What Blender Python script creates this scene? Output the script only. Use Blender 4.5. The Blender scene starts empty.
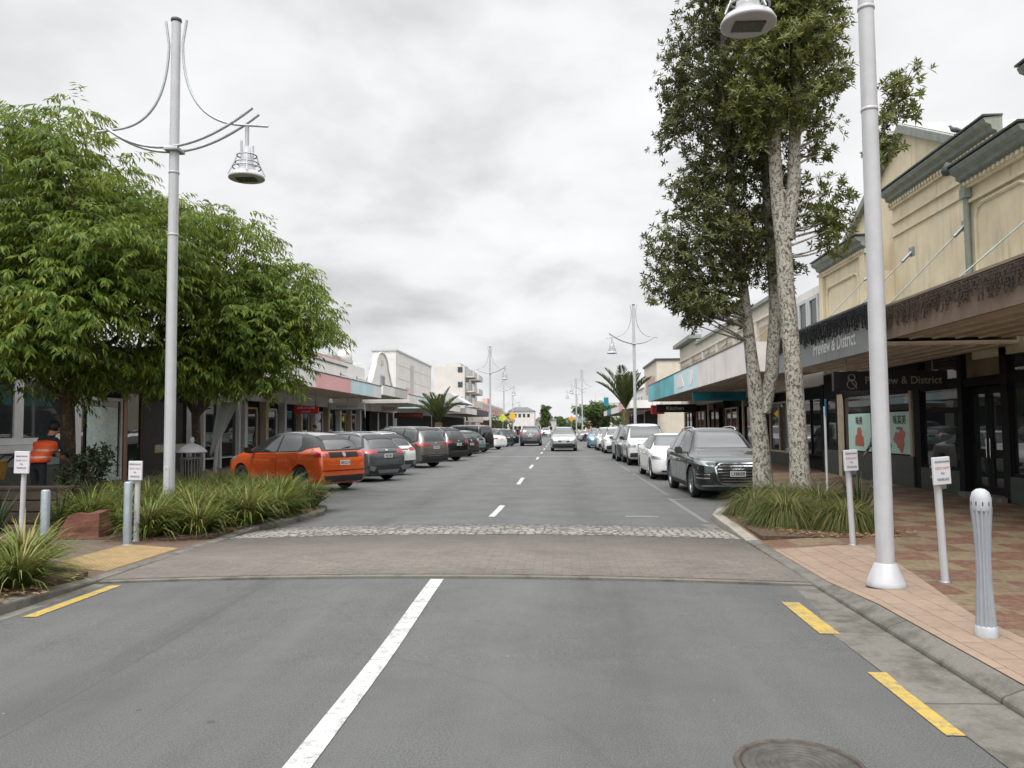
import bpy, bmesh, math, random
import numpy as np
from mathutils import Vector, Matrix
from mathutils.bvhtree import BVHTree

RND = random.Random(11)
NR = np.random.default_rng(5)
PI = math.pi
SC = bpy.context.scene
COL = SC.collection

# ------------------------------------------------------------------ materials
def lin(h):
    h = h.lstrip('#')
    v = [int(h[i:i+2], 16)/255 for i in (0, 2, 4)]
    return tuple(x/12.92 if x <= .04045 else ((x+.055)/1.055)**2.4 for x in v)

class NT:
    def __init__(self, nt): self.nt = nt
    def n(self, t, **kw):
        nd = self.nt.nodes.new(t)
        for k, v in kw.items():
            if k.startswith('i_'):
                nd.inputs[k[2:].replace('_', ' ')].default_value = v
            else: setattr(nd, k, v)
        return nd
    def l(self, a, b): self.nt.links.new(a, b)
    def math(self, op, a, b=None, clamp=False):
        nd = self.nt.nodes.new('ShaderNodeMath'); nd.operation = op; nd.use_clamp = clamp
        for i, v in enumerate((a, b)):
            if v is None: continue
            if hasattr(v, 'links') or hasattr(v, 'node'): self.l(v, nd.inputs[i])
            else: nd.inputs[i].default_value = v
        return nd.outputs[0]
    def mix(self, fac, a, b, blend='MIX'):
        nd = self.nt.nodes.new('ShaderNodeMix'); nd.data_type = 'RGBA'; nd.blend_type = blend
        for s, v in ((nd.inputs[0], fac), (nd.inputs[6], a), (nd.inputs[7], b)):
            if hasattr(v, 'node'): self.l(v, s)
            else: s.default_value = (*v, 1) if isinstance(v, tuple) and len(v) == 3 else v
        return nd.outputs[2]
    def noise(self, vec, scale, detail=4, rough=.55, dist=0):
        nd = self.nt.nodes.new('ShaderNodeTexNoise')
        nd.inputs['Scale'].default_value = scale; nd.inputs['Detail'].default_value = detail
        nd.inputs['Roughness'].default_value = rough; nd.inputs['Distortion'].default_value = dist
        if vec is not None: self.l(vec, nd.inputs['Vector'])
        return nd.outputs[0]
    def ramp(self, fac, stops, interp='LINEAR'):
        nd = self.nt.nodes.new('ShaderNodeValToRGB'); r = nd.color_ramp; r.interpolation = interp
        while len(r.elements) < len(stops): r.elements.new(.5)
        for e, (p, c) in zip(r.elements, stops):
            e.position = p
            e.color = (c, c, c, 1) if isinstance(c, (int, float)) else (*c, 1)
        self.l(fac, nd.inputs[0]); return nd.outputs[0]
    def scale(self, vec, s):
        nd = self.nt.nodes.new('ShaderNodeMapping'); nd.inputs['Scale'].default_value = s
        self.l(vec, nd.inputs['Vector']); return nd.outputs[0]

def new_mat(name):
    m = bpy.data.materials.new(name); m.use_nodes = True
    t = NT(m.node_tree); b = m.node_tree.nodes['Principled BSDF']
    return m, t, b
def coord(t, kind='Object'):
    return t.nt.nodes.new('ShaderNodeTexCoord').outputs[kind]
def wpos(t):
    return t.nt.nodes.new('ShaderNodeNewGeometry').outputs['Position']
def bump(t, b, h, strength=.3, dist=.01):
    nd = t.nt.nodes.new('ShaderNodeBump'); nd.inputs['Strength'].default_value = strength
    nd.inputs['Distance'].default_value = dist
    t.l(h, nd.inputs['Height']); t.l(nd.outputs[0], b.inputs['Normal'])

MATS = {}
def mat(name, col, rough=.6, metal=0., var=.18, scale=3., bmp=0., bscale=60., coat=0., spec=.5, stain=0., world=True, emit=None):
    """plain surface with its own unevenness: tone noise, fine bump, optional vertical run stains"""
    if name in MATS: return MATS[name]
    if isinstance(col, str): col = lin(col)
    m, t, b = new_mat(name)
    p = wpos(t) if world else coord(t)
    n1 = t.noise(p, scale, 5, .6)
    f = t.ramp(n1, [(.3, 0.), (.7, 1.)])
    c = t.mix(f, tuple(x*(1-var) for x in col), tuple(min(1, x*(1+var)) for x in col))
    if stain:
        s = t.noise(t.scale(p, (5, 5, .35)), 1.3, 5, .65)
        g = t.noise(p, .7, 3)
        fs = t.math('MULTIPLY', t.ramp(s, [(.5, 0.), (.72, 1.)]), t.ramp(g, [(.35, 0.), (.65, 1.)]))
        c = t.mix(t.math('MULTIPLY', fs, stain), c, tuple(x*.3 for x in col))
    t.l(c, b.inputs['Base Color'])
    r = t.ramp(t.noise(p, scale*4, 4), [(.3, max(0., rough-.08)), (.7, min(1., rough+.08))])
    t.l(r, b.inputs['Roughness'])
    b.inputs['Metallic'].default_value = metal
    b.inputs['Coat Weight'].default_value = coat
    b.inputs['Coat Roughness'].default_value = .04
    b.inputs['Specular IOR Level'].default_value = spec
    if bmp: bump(t, b, t.noise(p, bscale, 3), bmp, .006)
    if emit:
        b.inputs['Emission Color'].default_value = (*col, 1); b.inputs['Emission Strength'].default_value = emit
    MATS[name] = m; return m

def glass_dark(name, col=(.012, .015, .016), rough=.02, ior=1.5):
    if name in MATS: return MATS[name]
    m, t, b = new_mat(name)
    p = wpos(t)
    t.l(t.mix(t.noise(p, 1.2, 3), tuple(x*.7 for x in col), tuple(x*1.5 for x in col)), b.inputs['Base Color'])
    b.inputs['Roughness'].default_value = rough; b.inputs['IOR'].default_value = ior
    bump(t, b, t.noise(p, 1.6, 2), .02, .02)
    MATS[name] = m; return m

# ------------------------------------------------------------------ mesh building
class MB:
    def __init__(self): self.v = []; self.f = []; self.mi = []; self.sm = []
    def add(self, vs, fs, mi=0, smooth=False):
        o = len(self.v); self.v += [tuple(p) for p in vs]
        for f in fs: self.f.append(tuple(i+o for i in f)); self.mi.append(mi); self.sm.append(smooth)
    def box(self, x0, x1, y0, y1, z0, z1, mi=0):
        v = [(x0,y0,z0),(x1,y0,z0),(x1,y1,z0),(x0,y1,z0),(x0,y0,z1),(x1,y0,z1),(x1,y1,z1),(x0,y1,z1)]
        self.add(v, [(3,2,1,0),(4,5,6,7),(0,1,5,4),(1,2,6,5),(2,3,7,6),(3,0,4,7)], mi)
    def obox(self, c, size, M, mi=0):
        sx, sy, sz = (s/2 for s in size); c = Vector(c)
        v = [c + M @ Vector((a*sx, b*sy, d*sz)) for d in (-1,1) for a, b in ((-1,-1),(1,-1),(1,1),(-1,1))]
        self.add(v, [(3,2,1,0),(4,5,6,7),(0,1,5,4),(1,2,6,5),(2,3,7,6),(3,0,4,7)], mi)
    def tube(self, pts, rad, n=8, mi=0, cap=True, smooth=True):
        pts = [Vector(p) for p in pts]
        if isinstance(rad, (int, float)): rad = [rad]*len(pts)
        vs = []; prev = None
        for i, p in enumerate(pts):
            d = (pts[min(i+1, len(pts)-1)] - pts[max(i-1, 0)])
            if d.length < 1e-9: d = Vector((0,0,1))
            d.normalize()
            if prev is None:
                a = Vector((0,0,1)) if abs(d.z) < .9 else Vector((1,0,0))
                u = d.cross(a).normalized()
            else:
                u = (prev - d*prev.dot(d)).normalized()
            w = d.cross(u); prev = u
            for k in range(n):
                an = 2*PI*k/n
                vs.append(p + (u*math.cos(an) + w*math.sin(an))*rad[i])
        fs = []
        for i in range(len(pts)-1):
            for k in range(n):
                fs.append((i*n+k, i*n+(k+1)%n, (i+1)*n+(k+1)%n, (i+1)*n+k))
        self.add(vs, fs, mi, smooth)
        if cap:
            self.add(vs[:n][::-1], [tuple(range(n))], mi); self.add(vs[-n:], [tuple(range(n))], mi)
    def lathe(self, prof, c=(0,0,0), n=24, mi=0, axis='z', smooth=True, close=False):
        """prof: list of (r, h)"""
        vs = []; c = Vector(c)
        for r, h in prof:
            for k in range(n):
                a = 2*PI*k/n; q = (r*math.cos(a), r*math.sin(a))
                vs.append(c + (Vector((q[0], q[1], h)) if axis == 'z' else Vector((h, q[0], q[1])) if axis == 'x' else Vector((q[1], h, q[0]))))
        fs = []; m = len(prof)
        for i in range(m-1 if not close else m):
            j = (i+1) % m
            for k in range(n): fs.append((i*n+k, i*n+(k+1)%n, j*n+(k+1)%n, j*n+k))
        self.add(vs, fs, mi, smooth)
    def prism(self, poly, axis, a0, a1, mi=0):
        """poly of 2D points extruded along axis from a0 to a1; x:(y,z) y:(x,z) z:(x,y)"""
        def P(p, a): return {'x': (a, p[0], p[1]), 'y': (p[0], a, p[1]), 'z': (p[0], p[1], a)}[axis]
        n = len(poly); vs = [P(p, a0) for p in poly] + [P(p, a1) for p in poly]
        fs = [tuple(range(n))[::-1], tuple(range(n, 2*n))] + [(i, (i+1)%n, n+(i+1)%n, n+i) for i in range(n)]
        self.add(vs, fs, mi)
    def mesh(self, name, mats, fix=True):
        me = bpy.data.meshes.new(name); me.from_pydata(self.v, [], self.f)
        for m in (mats if isinstance(mats, (list, tuple)) else [mats]): me.materials.append(m)
        me.polygons.foreach_set('material_index', self.mi)
        me.polygons.foreach_set('use_smooth', self.sm)
        if fix:
            bm = bmesh.new(); bm.from_mesh(me); bmesh.ops.recalc_face_normals(bm, faces=bm.faces); bm.to_mesh(me); bm.free()
        me.update(); return me
    def build(self, name, mats, parent=None, bevel=0, seg=2, loc=None, fix=True):
        o = bpy.data.objects.new(name, self.mesh(name, mats, fix)); COL.objects.link(o)
        if parent: o.parent = parent
        if loc is not None: o.location = loc
        if bevel:
            b = o.modifiers.new('bevel', 'BEVEL'); b.width = bevel; b.segments = seg; b.limit_method = 'ANGLE'; b.angle_limit = .6
        return o

def link(name, me, parent=None):
    o = bpy.data.objects.new(name, me); COL.objects.link(o)
    if parent: o.parent = parent
    return o
def tag(o, label=None, cat=None, group=None, kind=None):
    if label: o['label'] = label
    if cat: o['category'] = cat
    if group: o['group'] = group
    if kind: o['kind'] = kind
    return o
def thing(name, label, cat, loc=(0,0,0), rz=0, group=None):
    o = bpy.data.objects.new(name, None); COL.objects.link(o); o.location = loc; o.rotation_euler = (0,0,rz)
    o.empty_display_size = .2
    return tag(o, label, cat, group)
KIDS = {}
def copy_tree(o, parent=None):
    c = o.copy(); COL.objects.link(c)
    c.parent = parent
    for ch in [x for x in COL.objects if x.parent == o]: copy_tree(ch, c)
    return c
def structure(name, mb, mats, **kw):
    o = mb.build(name, mats, **kw); return tag(o, kind='structure')

def text_mesh(s, size, align='CENTER', bold=0., extrude=.002):
    cu = bpy.data.curves.new('lettering', 'FONT'); cu.body = s; cu.size = size; cu.align_x = align; cu.align_y = 'CENTER'
    cu.extrude = extrude; cu.offset = bold; cu.resolution_u = 3
    o = bpy.data.objects.new('lettering', cu); COL.objects.link(o)
    dg = bpy.context.evaluated_depsgraph_get()
    me = bpy.data.meshes.new_from_object(o.evaluated_get(dg)); bpy.data.objects.remove(o); bpy.data.curves.remove(cu)
    return me
def text(s, size, loc, right, up, m, parent=None, name='lettering', align='CENTER', bold=0., sx=1., extrude=.002):
    me = text_mesh(s, size, align, bold, extrude); me.materials.clear(); me.materials.append(m)
    o = link(name, me, parent)
    r = Vector(right).normalized(); u = Vector(up).normalized(); nn = r.cross(u)
    o.matrix_local = Matrix(((r.x*sx,u.x,nn.x,loc[0]),(r.y*sx,u.y,nn.y,loc[1]),(r.z*sx,u.z,nn.z,loc[2]),(0,0,0,1)))
    return o

def np_mesh(name, V, F, m, smooth=False):
    """V (n,3) float, F (k,3|4) int"""
    me = bpy.data.meshes.new(name); k = F.shape[1]
    me.vertices.add(len(V)); me.vertices.foreach_set('co', V.astype(np.float32).ravel())
    me.loops.add(F.size); me.loops.foreach_set('vertex_index', F.astype(np.int32).ravel())
    me.polygons.add(len(F)); me.polygons.foreach_set('loop_start', np.arange(0, F.size, k, dtype=np.int32))
    me.polygons.foreach_set('use_smooth', np.full(len(F), smooth))
    me.update(calc_edges=True); me.materials.append(m); return me

# ------------------------------------------------------------------ camera
F_PX, CAM_H = 780., 1.65
yaw, pitch, roll = math.atan(48/F_PX), math.atan(44/F_PX), math.radians(.5)
fw = Vector((-math.sin(yaw)*math.cos(pitch), math.cos(yaw)*math.cos(pitch), math.sin(pitch)))
rt = Vector((math.cos(yaw), math.sin(yaw), 0)); up = rt.cross(fw)
r2 = rt*math.cos(roll) - up*math.sin(roll); u2 = rt*math.sin(roll) + up*math.cos(roll)
cam = bpy.data.cameras.new('camera'); camo = bpy.data.objects.new('camera', cam); COL.objects.link(camo)
camo.matrix_world = Matrix(((r2.x,u2.x,-fw.x,0),(r2.y,u2.y,-fw.y,0),(r2.z,u2.z,-fw.z,CAM_H),(0,0,0,1)))
cam.sensor_width = 36; cam.lens = 36*F_PX/1024; cam.clip_end = 6000; cam.clip_start = .1
cam.dof.use_dof = True; cam.dof.focus_distance = 8.5; cam.dof.aperture_fstop = 6
SC.camera = camo

# ------------------------------------------------------------------ light
SUN_EL, SUN_AZ = math.radians(60), math.radians(205)     # azimuth from +Y towards +X
w = bpy.data.worlds.new('World'); SC.world = w; w.use_nodes = True
t = NT(w.node_tree); nt = w.node_tree
bg = nt.nodes['Background']; out = nt.nodes['World Output']
sky = t.n('ShaderNodeTexSky', sky_type='NISHITA', sun_disc=False, sun_elevation=SUN_EL, sun_rotation=SUN_AZ, dust_density=3.)
t.l(sky.outputs[0], bg.inputs[0]); bg.inputs[1].default_value = .06
tc = coord(t, 'Generated')
sep = t.n('ShaderNodeSeparateXYZ'); t.l(tc, sep.inputs[0])
zc = t.math('MAXIMUM', sep.outputs[2], 0.)
den = t.math('ADD', zc, .30)
cmb = t.n('ShaderNodeCombineXYZ')
t.l(t.math('DIVIDE', sep.outputs[0], den), cmb.inputs[0]); t.l(t.math('DIVIDE', sep.outputs[1], den), cmb.inputs[1])
cl = t.noise(t.scale(cmb.outputs[0], (1, 1, 1)), 2.1, 8, .52, .15)
cl2 = t.noise(cmb.outputs[0], .8, 3, .5)
cov = t.math('ADD', t.math('MULTIPLY', cl, .62), t.math('MULTIPLY', cl2, .38))
tone = t.ramp(cov, [(.39, .64), (.45, .77), (.515, .92), (.59, 1.0)])
# thin cloud over the hidden sun, dense cloud overhead: the dome gets brighter upwards
gl = t.n('ShaderNodeVectorMath', operation='DOT_PRODUCT'); t.l(tc, gl.inputs[0]); gl.inputs[1].default_value = Vector((-.02, .90, .43)).normalized()
glow = t.n('ShaderNodeMapRange', interpolation_type='SMOOTHSTEP'); t.l(gl.outputs['Value'], glow.inputs[0])
glow.inputs[1].default_value = .93; glow.inputs[2].default_value = 1.; glow.inputs[3].default_value = 0; glow.inputs[4].default_value = .06
zen = t.n('ShaderNodeMapRange', interpolation_type='SMOOTHSTEP'); t.l(zc, zen.inputs[0])
zen.inputs[1].default_value = .5; zen.inputs[2].default_value = .9; zen.inputs[3].default_value = 1.; zen.inputs[4].default_value = 3.7
hz = t.n('ShaderNodeMapRange', interpolation_type='SMOOTHSTEP'); t.l(zc, hz.inputs[0])
hz.inputs[1].default_value = 0; hz.inputs[2].default_value = .16; hz.inputs[3].default_value = .45; hz.inputs[4].default_value = 0.
tone = t.mix(hz.outputs[0], tone, (.93, .93, .93))
# sky brightening added behind the viewer to light surfaces that face the camera
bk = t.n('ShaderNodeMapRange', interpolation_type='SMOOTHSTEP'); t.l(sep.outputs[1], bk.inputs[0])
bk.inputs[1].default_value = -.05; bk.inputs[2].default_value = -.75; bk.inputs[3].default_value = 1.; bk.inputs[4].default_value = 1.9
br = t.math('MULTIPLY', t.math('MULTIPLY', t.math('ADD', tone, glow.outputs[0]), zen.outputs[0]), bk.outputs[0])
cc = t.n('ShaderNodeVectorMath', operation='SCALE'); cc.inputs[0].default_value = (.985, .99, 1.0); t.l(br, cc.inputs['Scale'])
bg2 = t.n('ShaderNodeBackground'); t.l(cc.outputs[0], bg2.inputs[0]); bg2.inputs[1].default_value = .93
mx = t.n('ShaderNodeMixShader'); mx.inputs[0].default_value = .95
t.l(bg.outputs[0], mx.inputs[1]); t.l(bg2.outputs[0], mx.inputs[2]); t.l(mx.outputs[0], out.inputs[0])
sun = bpy.data.lights.new('sun', 'SUN'); sun.energy = 1.5; sun.angle = math.radians(15); sun.color = (1, .96, .9)
so = bpy.data.objects.new('sun', sun); COL.objects.link(so)
sd = Vector((math.sin(SUN_AZ)*math.cos(SUN_EL), math.cos(SUN_AZ)*math.cos(SUN_EL), math.sin(SUN_EL)))
so.rotation_euler = sd.to_track_quat('Z', 'Y').to_euler(); so.location = sd*50
SC.view_settings.view_transform = 'Standard'; SC.view_settings.look = 'None'; SC.view_settings.exposure = .12; SC.view_settings.gamma = 1
SC.render.engine = 'CYCLES'; SC.cycles.use_denoising = True; SC.cycles.max_bounces = 6; SC.cycles.diffuse_bounces = 3
SC.cycles.glossy_bounces = 3; SC.cycles.transmission_bounces = 4; SC.cycles.transparent_max_bounces = 6; SC.cycles.sample_clamp_indirect = 6
SC.cycles.use_adaptive_sampling = True; SC.cycles.adaptive_threshold = .02
# ------------------------------------------------------------------ setting: ground, road, paths
def asphalt(name, base, warm=0.):
    m, t, b = new_mat(name); p = wpos(t)
    agg = t.noise(p, 95, 3, .75); mid = t.noise(p, 1.1, 6, .62); big = t.noise(p, .22, 3)
    streak = t.noise(t.scale(p, (2.2, .05, 1)), 1., 4, .6)
    c = t.ramp(agg, [(.40, tuple(x*.5 for x in base)), (.60, tuple(x*1.55 for x in base))])
    c = t.mix(t.math('MULTIPLY', t.ramp(streak, [(.42, 0.), (.66, 1.)]), .32), c, tuple(x*1.45 for x in base))
    c = t.mix(t.math('MULTIPLY', t.ramp(mid, [(.45, 0.), (.75, 1.)]), .35), c, tuple(x*.62 for x in base))
    c = t.mix(t.math('MULTIPLY', t.ramp(big, [(.4, 0.), (.65, 1.)]), .3), c, (base[0]*1.25, base[1]*1.2, base[2]*1.12))
    # oil drips and dark spots along the wheel tracks
    vo = t.n('ShaderNodeTexVoronoi'); vo.inputs['Scale'].default_value = 1.7; t.l(p, vo.inputs['Vector'])
    wob = t.noise(p, 9, 3)
    spot = t.math('LESS_THAN', t.math('ADD', vo.outputs['Distance'], t.math('MULTIPLY', wob, .05)), .068)
    thin = t.math('GREATER_THAN', t.noise(p, .6, 2), .53)
    c = t.mix(t.math('MULTIPLY', t.math('MULTIPLY', spot, thin), .6), c, tuple(x*.3 for x in base))
    # polished wheel tracks and dribbled oil down the lane centres
    sy = t.n('ShaderNodeSeparateXYZ'); t.l(p, sy.inputs[0])
    brk = t.ramp(t.noise(t.scale(p, (1.6, .3, 1)), 1.2, 5, .65), [(.38, 0.), (.62, 1.)])
    for x0, wd, k_, tn in ((-3.1, .26, .6, .55), (.45, .24, .55, .6), (-4.1, .3, .4, 1.4), (-2.15, .3, .4, 1.4), (-.5, .32, .45, 1.4), (1.4, .32, .42, 1.4)):
        dx = t.math('ABSOLUTE', t.math('SUBTRACT', sy.outputs[0], x0))
        tk = t.math('MULTIPLY', t.ramp(t.math('DIVIDE', dx, wd*2), [(.1, 1.), (1., 0.)]), brk)
        c = t.mix(t.math('MULTIPLY', tk, k_), c, tuple(x*tn for x in base))
    v3 = t.n('ShaderNodeTexVoronoi'); v3.inputs['Scale'].default_value = 5.5; t.l(p, v3.inputs['Vector'])
    grit = t.math('LESS_THAN', v3.outputs['Distance'], .045)
    c = t.mix(t.math('MULTIPLY', grit, t.math('MULTIPLY', t.math('GREATER_THAN', t.noise(p, 2.3, 2), .56), .7)), c, tuple(min(1, x*3.2) for x in base))
    # crack seams
    wv = t.n('ShaderNodeTexVoronoi', feature='DISTANCE_TO_EDGE'); wv.inputs['Scale'].default_value = .16
    dv = t.n('ShaderNodeVectorMath', operation='ADD'); t.l(p, dv.inputs[0])
    nz = t.n('ShaderNodeTexNoise'); nz.inputs['Scale'].default_value = .5; nz.inputs['Detail'].default_value = 6; t.l(p, nz.inputs['Vector'])
    sc = t.n('ShaderNodeVectorMath', operation='SCALE'); t.l(nz.outputs['Color'], sc.inputs[0]); sc.inputs['Scale'].default_value = 1.1
    t.l(sc.outputs[0], dv.inputs[1]); t.l(dv.outputs[0], wv.inputs['Vector'])
    crk = t.math('LESS_THAN', wv.outputs['Distance'], .0035)
    c = t.mix(t.math('MULTIPLY', crk, .12), c, tuple(x*.35 for x in base))
    # sealed longitudinal joints
    sx = t.n('ShaderNodeSeparateXYZ'); t.l(p, sx.inputs[0])
    wav = t.math('MULTIPLY', t.math('SUBTRACT', t.noise(t.scale(p, (0, 1, 0)), .25, 2), .5), .35)
    for x0, wd in ((3.05, .012), (2.35, .004)):
        dd = t.math('ABSOLUTE', t.math('ADD', t.math('ADD', sx.outputs[0], x0), wav))
        c = t.mix(t.math('MULTIPLY', t.math('LESS_THAN', dd, wd), .28), c, tuple(x*.4 for x in base))
    t.l(c, b.inputs['Base Color'])
    t.l(t.ramp(mid, [(.3, .62), (.7, .85)]), b.inputs['Roughness'])
    bump(t, b, agg, .8, .006); return m
M_ASPH = asphalt('road_asphalt', lin('#4b4c4b'))

def pavers(name, cols, bw, bh, mortar, msize=.012, rot=0., checker=None, dirt=.5, bmpd=.006):
    """block paving: running bond blocks, colour varied per block, optional two-tone squares"""
    m, t, b = new_mat(name); p = wpos(t)
    mp = t.n('ShaderNodeMapping'); mp.inputs['Rotation'].default_value = (0, 0, rot); t.l(p, mp.inputs['Vector']); q = mp.outputs[0]
    br = t.n('ShaderNodeTexBrick'); t.l(q, br.inputs['Vector'])
    br.inputs['Scale'].default_value = 1; br.inputs['Brick Width'].default_value = bw; br.inputs['Row Height'].default_value = bh
    br.inputs['Mortar Size'].default_value = msize*.5; br.inputs['Mortar Smooth'].default_value = .3
    br.inputs['Color1'].default_value = (*cols[0], 1); br.inputs['Color2'].default_value = (*cols[1], 1); br.inputs['Mortar'].default_value = (*mortar, 1)
    c = br.outputs['Color']
    if checker:
        ch = t.n('ShaderNodeTexChecker'); t.l(q, ch.inputs['Vector']); ch.inputs['Scale'].default_value = 1/checker[0]
        ch.inputs['Color1'].default_value = (*checker[1], 1); ch.inputs['Color2'].default_value = (*checker[2], 1)
        c = t.mix(.88, c, ch.outputs[0])
        c = t.mix(br.outputs['Fac'], c, mortar)
    n = t.noise(p, 1.6, 6, .65); n2 = t.noise(p, 14, 4)
    c = t.mix(t.math('MULTIPLY', t.ramp(n, [(.4, 0.), (.7, 1.)]), dirt), c, tuple(x*.45 for x in cols[0]))
    c = t.mix(t.math('MULTIPLY', t.ramp(n2, [(.4, 0.), (.7, 1.)]), .3), c, tuple(min(1, x*1.35) for x in cols[1]))
    t.l(c, b.inputs['Base Color']); b.inputs['Roughness'].default_value = .78
    h = t.math('SUBTRACT', n2, t.math('MULTIPLY', br.outputs['Fac'], 1.5)); bump(t, b, h, .5, bmpd)
    return m
M_TABLE = pavers('table_pavers', (lin('#5c5751'), lin('#665f58')), .21, .105, lin('#48443f'), .008, dirt=.45)
M_BAND = pavers('tan_pavers', (lin('#7f6d5d'), lin('#887564')), .4, .2, lin('#5d5146'), .012, PI/2, dirt=.3)
M_CHECK = pavers('checker_pavers', (lin('#6b4b39'), lin('#7c6749')), .23, .115, lin('#3f342b'), .01, 0, (.62, lin('#57342b'), lin('#686049')), .65)
M_LPATH = pavers('left_pavers', (lin('#5a4a40'), lin('#675549')), .23, .115, lin('#352e29'), .01, 0, (1.3, lin('#5d463a'), lin('#5a5148')), .5)

def cobble():
    m, t, b = new_mat('cobble_setts'); p = wpos(t)
    v = t.n('ShaderNodeTexVoronoi', feature='DISTANCE_TO_EDGE'); v.inputs['Scale'].default_value = 9.5; v.inputs['Randomness'].default_value = .62
    v2 = t.n('ShaderNodeTexVoronoi'); v2.inputs['Scale'].default_value = 9.5; v2.inputs['Randomness'].default_value = .62
    mp = t.scale(p, (.85, 1.15, 1)); t.l(mp, v.inputs['Vector']); t.l(mp, v2.inputs['Vector'])
    st = t.mix(t.noise(v2.outputs['Position'], 3.3, 0), lin('#74726d'), lin('#a5a29b'))
    st = t.mix(t.math('MULTIPLY', t.noise(p, 40, 3), .4), st, lin('#8b867d'))
    c = t.mix(t.ramp(v.outputs['Distance'], [(.055, 0.), (.13, 1.)]), lin('#4b4742'), st)
    t.l(c, b.inputs['Base Color']); b.inputs['Roughness'].default_value = .7
    bump(t, b, t.ramp(v.outputs['Distance'], [(.0, 0.), (.25, 1.)]), .9, .03); return m
M_COB = cobble()

def concrete(name, col, moss=.5):
    m, t, b = new_mat(name); p = wpos(t)
    n = t.noise(p, 3.1, 7, .68); f = t.noise(p, 55, 4, .7); s = t.noise(t.scale(p, (1, .25, 1)), 2.2, 4)
    c = t.mix(t.ramp(f, [(.3, 0.), (.7, 1.)]), tuple(x*.8 for x in col), tuple(x*1.18 for x in col))
    c = t.mix(t.math('MULTIPLY', t.ramp(n, [(.46, 0.), (.62, 1.)]), moss), c, tuple(x*k for x, k in zip(col, (.46, .45, .42))))
    c = t.mix(t.math('MULTIPLY', t.ramp(s, [(.5, 0.), (.7, 1.)]), .35), c, tuple(x*1.3 for x in col))
    sp = t.n('ShaderNodeSeparateXYZ'); t.l(p, sp.inputs[0])
    jt = t.math('LESS_THAN', t.math('FRACT', t.math('MULTIPLY', t.math('ADD', sp.outputs[1], t.math('MULTIPLY', t.noise(p, 8, 2), .02)), .62)), .012)
    c = t.mix(t.math('MULTIPLY', jt, .75), c, tuple(x*.25 for x in col))
    t.l(c, b.inputs['Base Color']); b.inputs['Roughness'].default_value = .86; bump(t, b, f, .5, .006); return m
M_KERB = concrete('kerb_concrete', lin('#64615a'), .85)
M_KERBL = concrete('kerb_pale', lin('#8a857a'), .45)

def soil():
    m, t, b = new_mat('bed_soil'); p = wpos(t)
    n = t.noise(p, 18, 6, .7)
    c = t.ramp(n, [(.3, lin('#2b221a')), (.5, lin('#4a3b2c')), (.7, lin('#6a5640'))])
    t.l(c, b.inputs['Base Color']); b.inputs['Roughness'].default_value = .95; bump(t, b, n, .8, .03); return m
M_SOIL = soil()

def paint(name, col, wear=.5):
    """road paint worn through to asphalt-grey along the chip texture"""
    m, t, b = new_mat(name); p = wpos(t)
    n = t.noise(p, 7, 6, .75); f = t.noise(p, 120, 2, .6); tr = t.noise(t.scale(p, (.3, 9, 1)), 2.4, 3)
    k = t.math('ADD', t.math('MULTIPLY', n, .55), t.math('ADD', t.math('MULTIPLY', f, .25), t.math('MULTIPLY', tr, .2)))
    c = t.mix(t.ramp(k, [(.41, 1.), (.52, 0.)]), col, lin('#5e6161'))
    c = t.mix(wear, col, c)
    c = t.mix(t.math('MULTIPLY', t.noise(p, 2.5, 4), .35), c, tuple(x*.6 for x in col))
    t.l(c, b.inputs['Base Color']); b.inputs['Roughness'].default_value = .6; bump(t, b, f, .3, .003); return m
M_WHITE = paint('white_road_paint', (.49, .485, .47), .85)
M_WHITEF = paint('faded_road_paint', (.22, .218, .21), 1.)
M_YELLOW = paint('yellow_road_paint', (.42, .29, .055), .9)

def far_ground():
    m, t, b = new_mat('far_ground'); p = wpos(t)
    c = t.ramp(t.noise(p, .02, 5), [(.35, lin('#4d5a38')), (.6, lin('#6c6a5a'))])
    t.l(c, b.inputs['Base Color']); b.inputs['Roughness'].default_value = .95; return m
g = MB(); g.add([(-2500,-300,-.06),(2500,-300,-.06),(2500,4500,-.06),(-2500,4500,-.06)], [(0,1,2,3)])
structure('ground', g, far_ground())
# road carriageway and parking bays, one sheet, humped where the crossing table lies
def smooth(a, b_, v): u = min(1, max(0, (v-a)/(b_-a))); return u*u*(3-2*u)
def hump(x, y): return .075*max(0, 1-((x+1.25)/3.8)**2)*smooth(5.2, 8.4, y)*(1-smooth(12.6, 17, y))
XF = [-5.02+i*(7.58/24) for i in range(25)]
def humped_sheet(y0, y1, za, zb_, skirt=-.05):
    """closed slab across the carriageway following the hump"""
    g = MB(); n = len(XF)
    for y, z in ((y0, za), (y1, zb_)):
        for x in XF: g.v += [(x, y, hump(x, y)+z), (x, y, skirt)]
    for i in range(n-1):
        a = 2*i; b_ = 2*n+2*i
        g.f += [(a, a+2, b_+2, b_), (a+1, a+3, a+2, a), (b_, b_+2, b_+3, b_+1)]; g.mi += [0]*3; g.sm += [True, False, False]
    return g
g = MB(); xs = [-10.4, -7.5] + XF + [3.4, 4.6, 5.8]
ys = [-8, 0, 4, 5] + [5.4+.3*i for i in range(42)] + [19, 24, 40, 80, 160, 320, 640]
for j, y in enumerate(ys):
    for x in xs: g.v.append((x, y, hump(x, y)))
nx = len(xs)
for j in range(len(ys)-1):
    for i in range(nx-1):
        g.f.append((j*nx+i, j*nx+i+1, (j+1)*nx+i+1, (j+1)*nx+i)); g.mi.append(0); g.sm.append(True)
structure('road', g, M_ASPH, fix=False)
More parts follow.
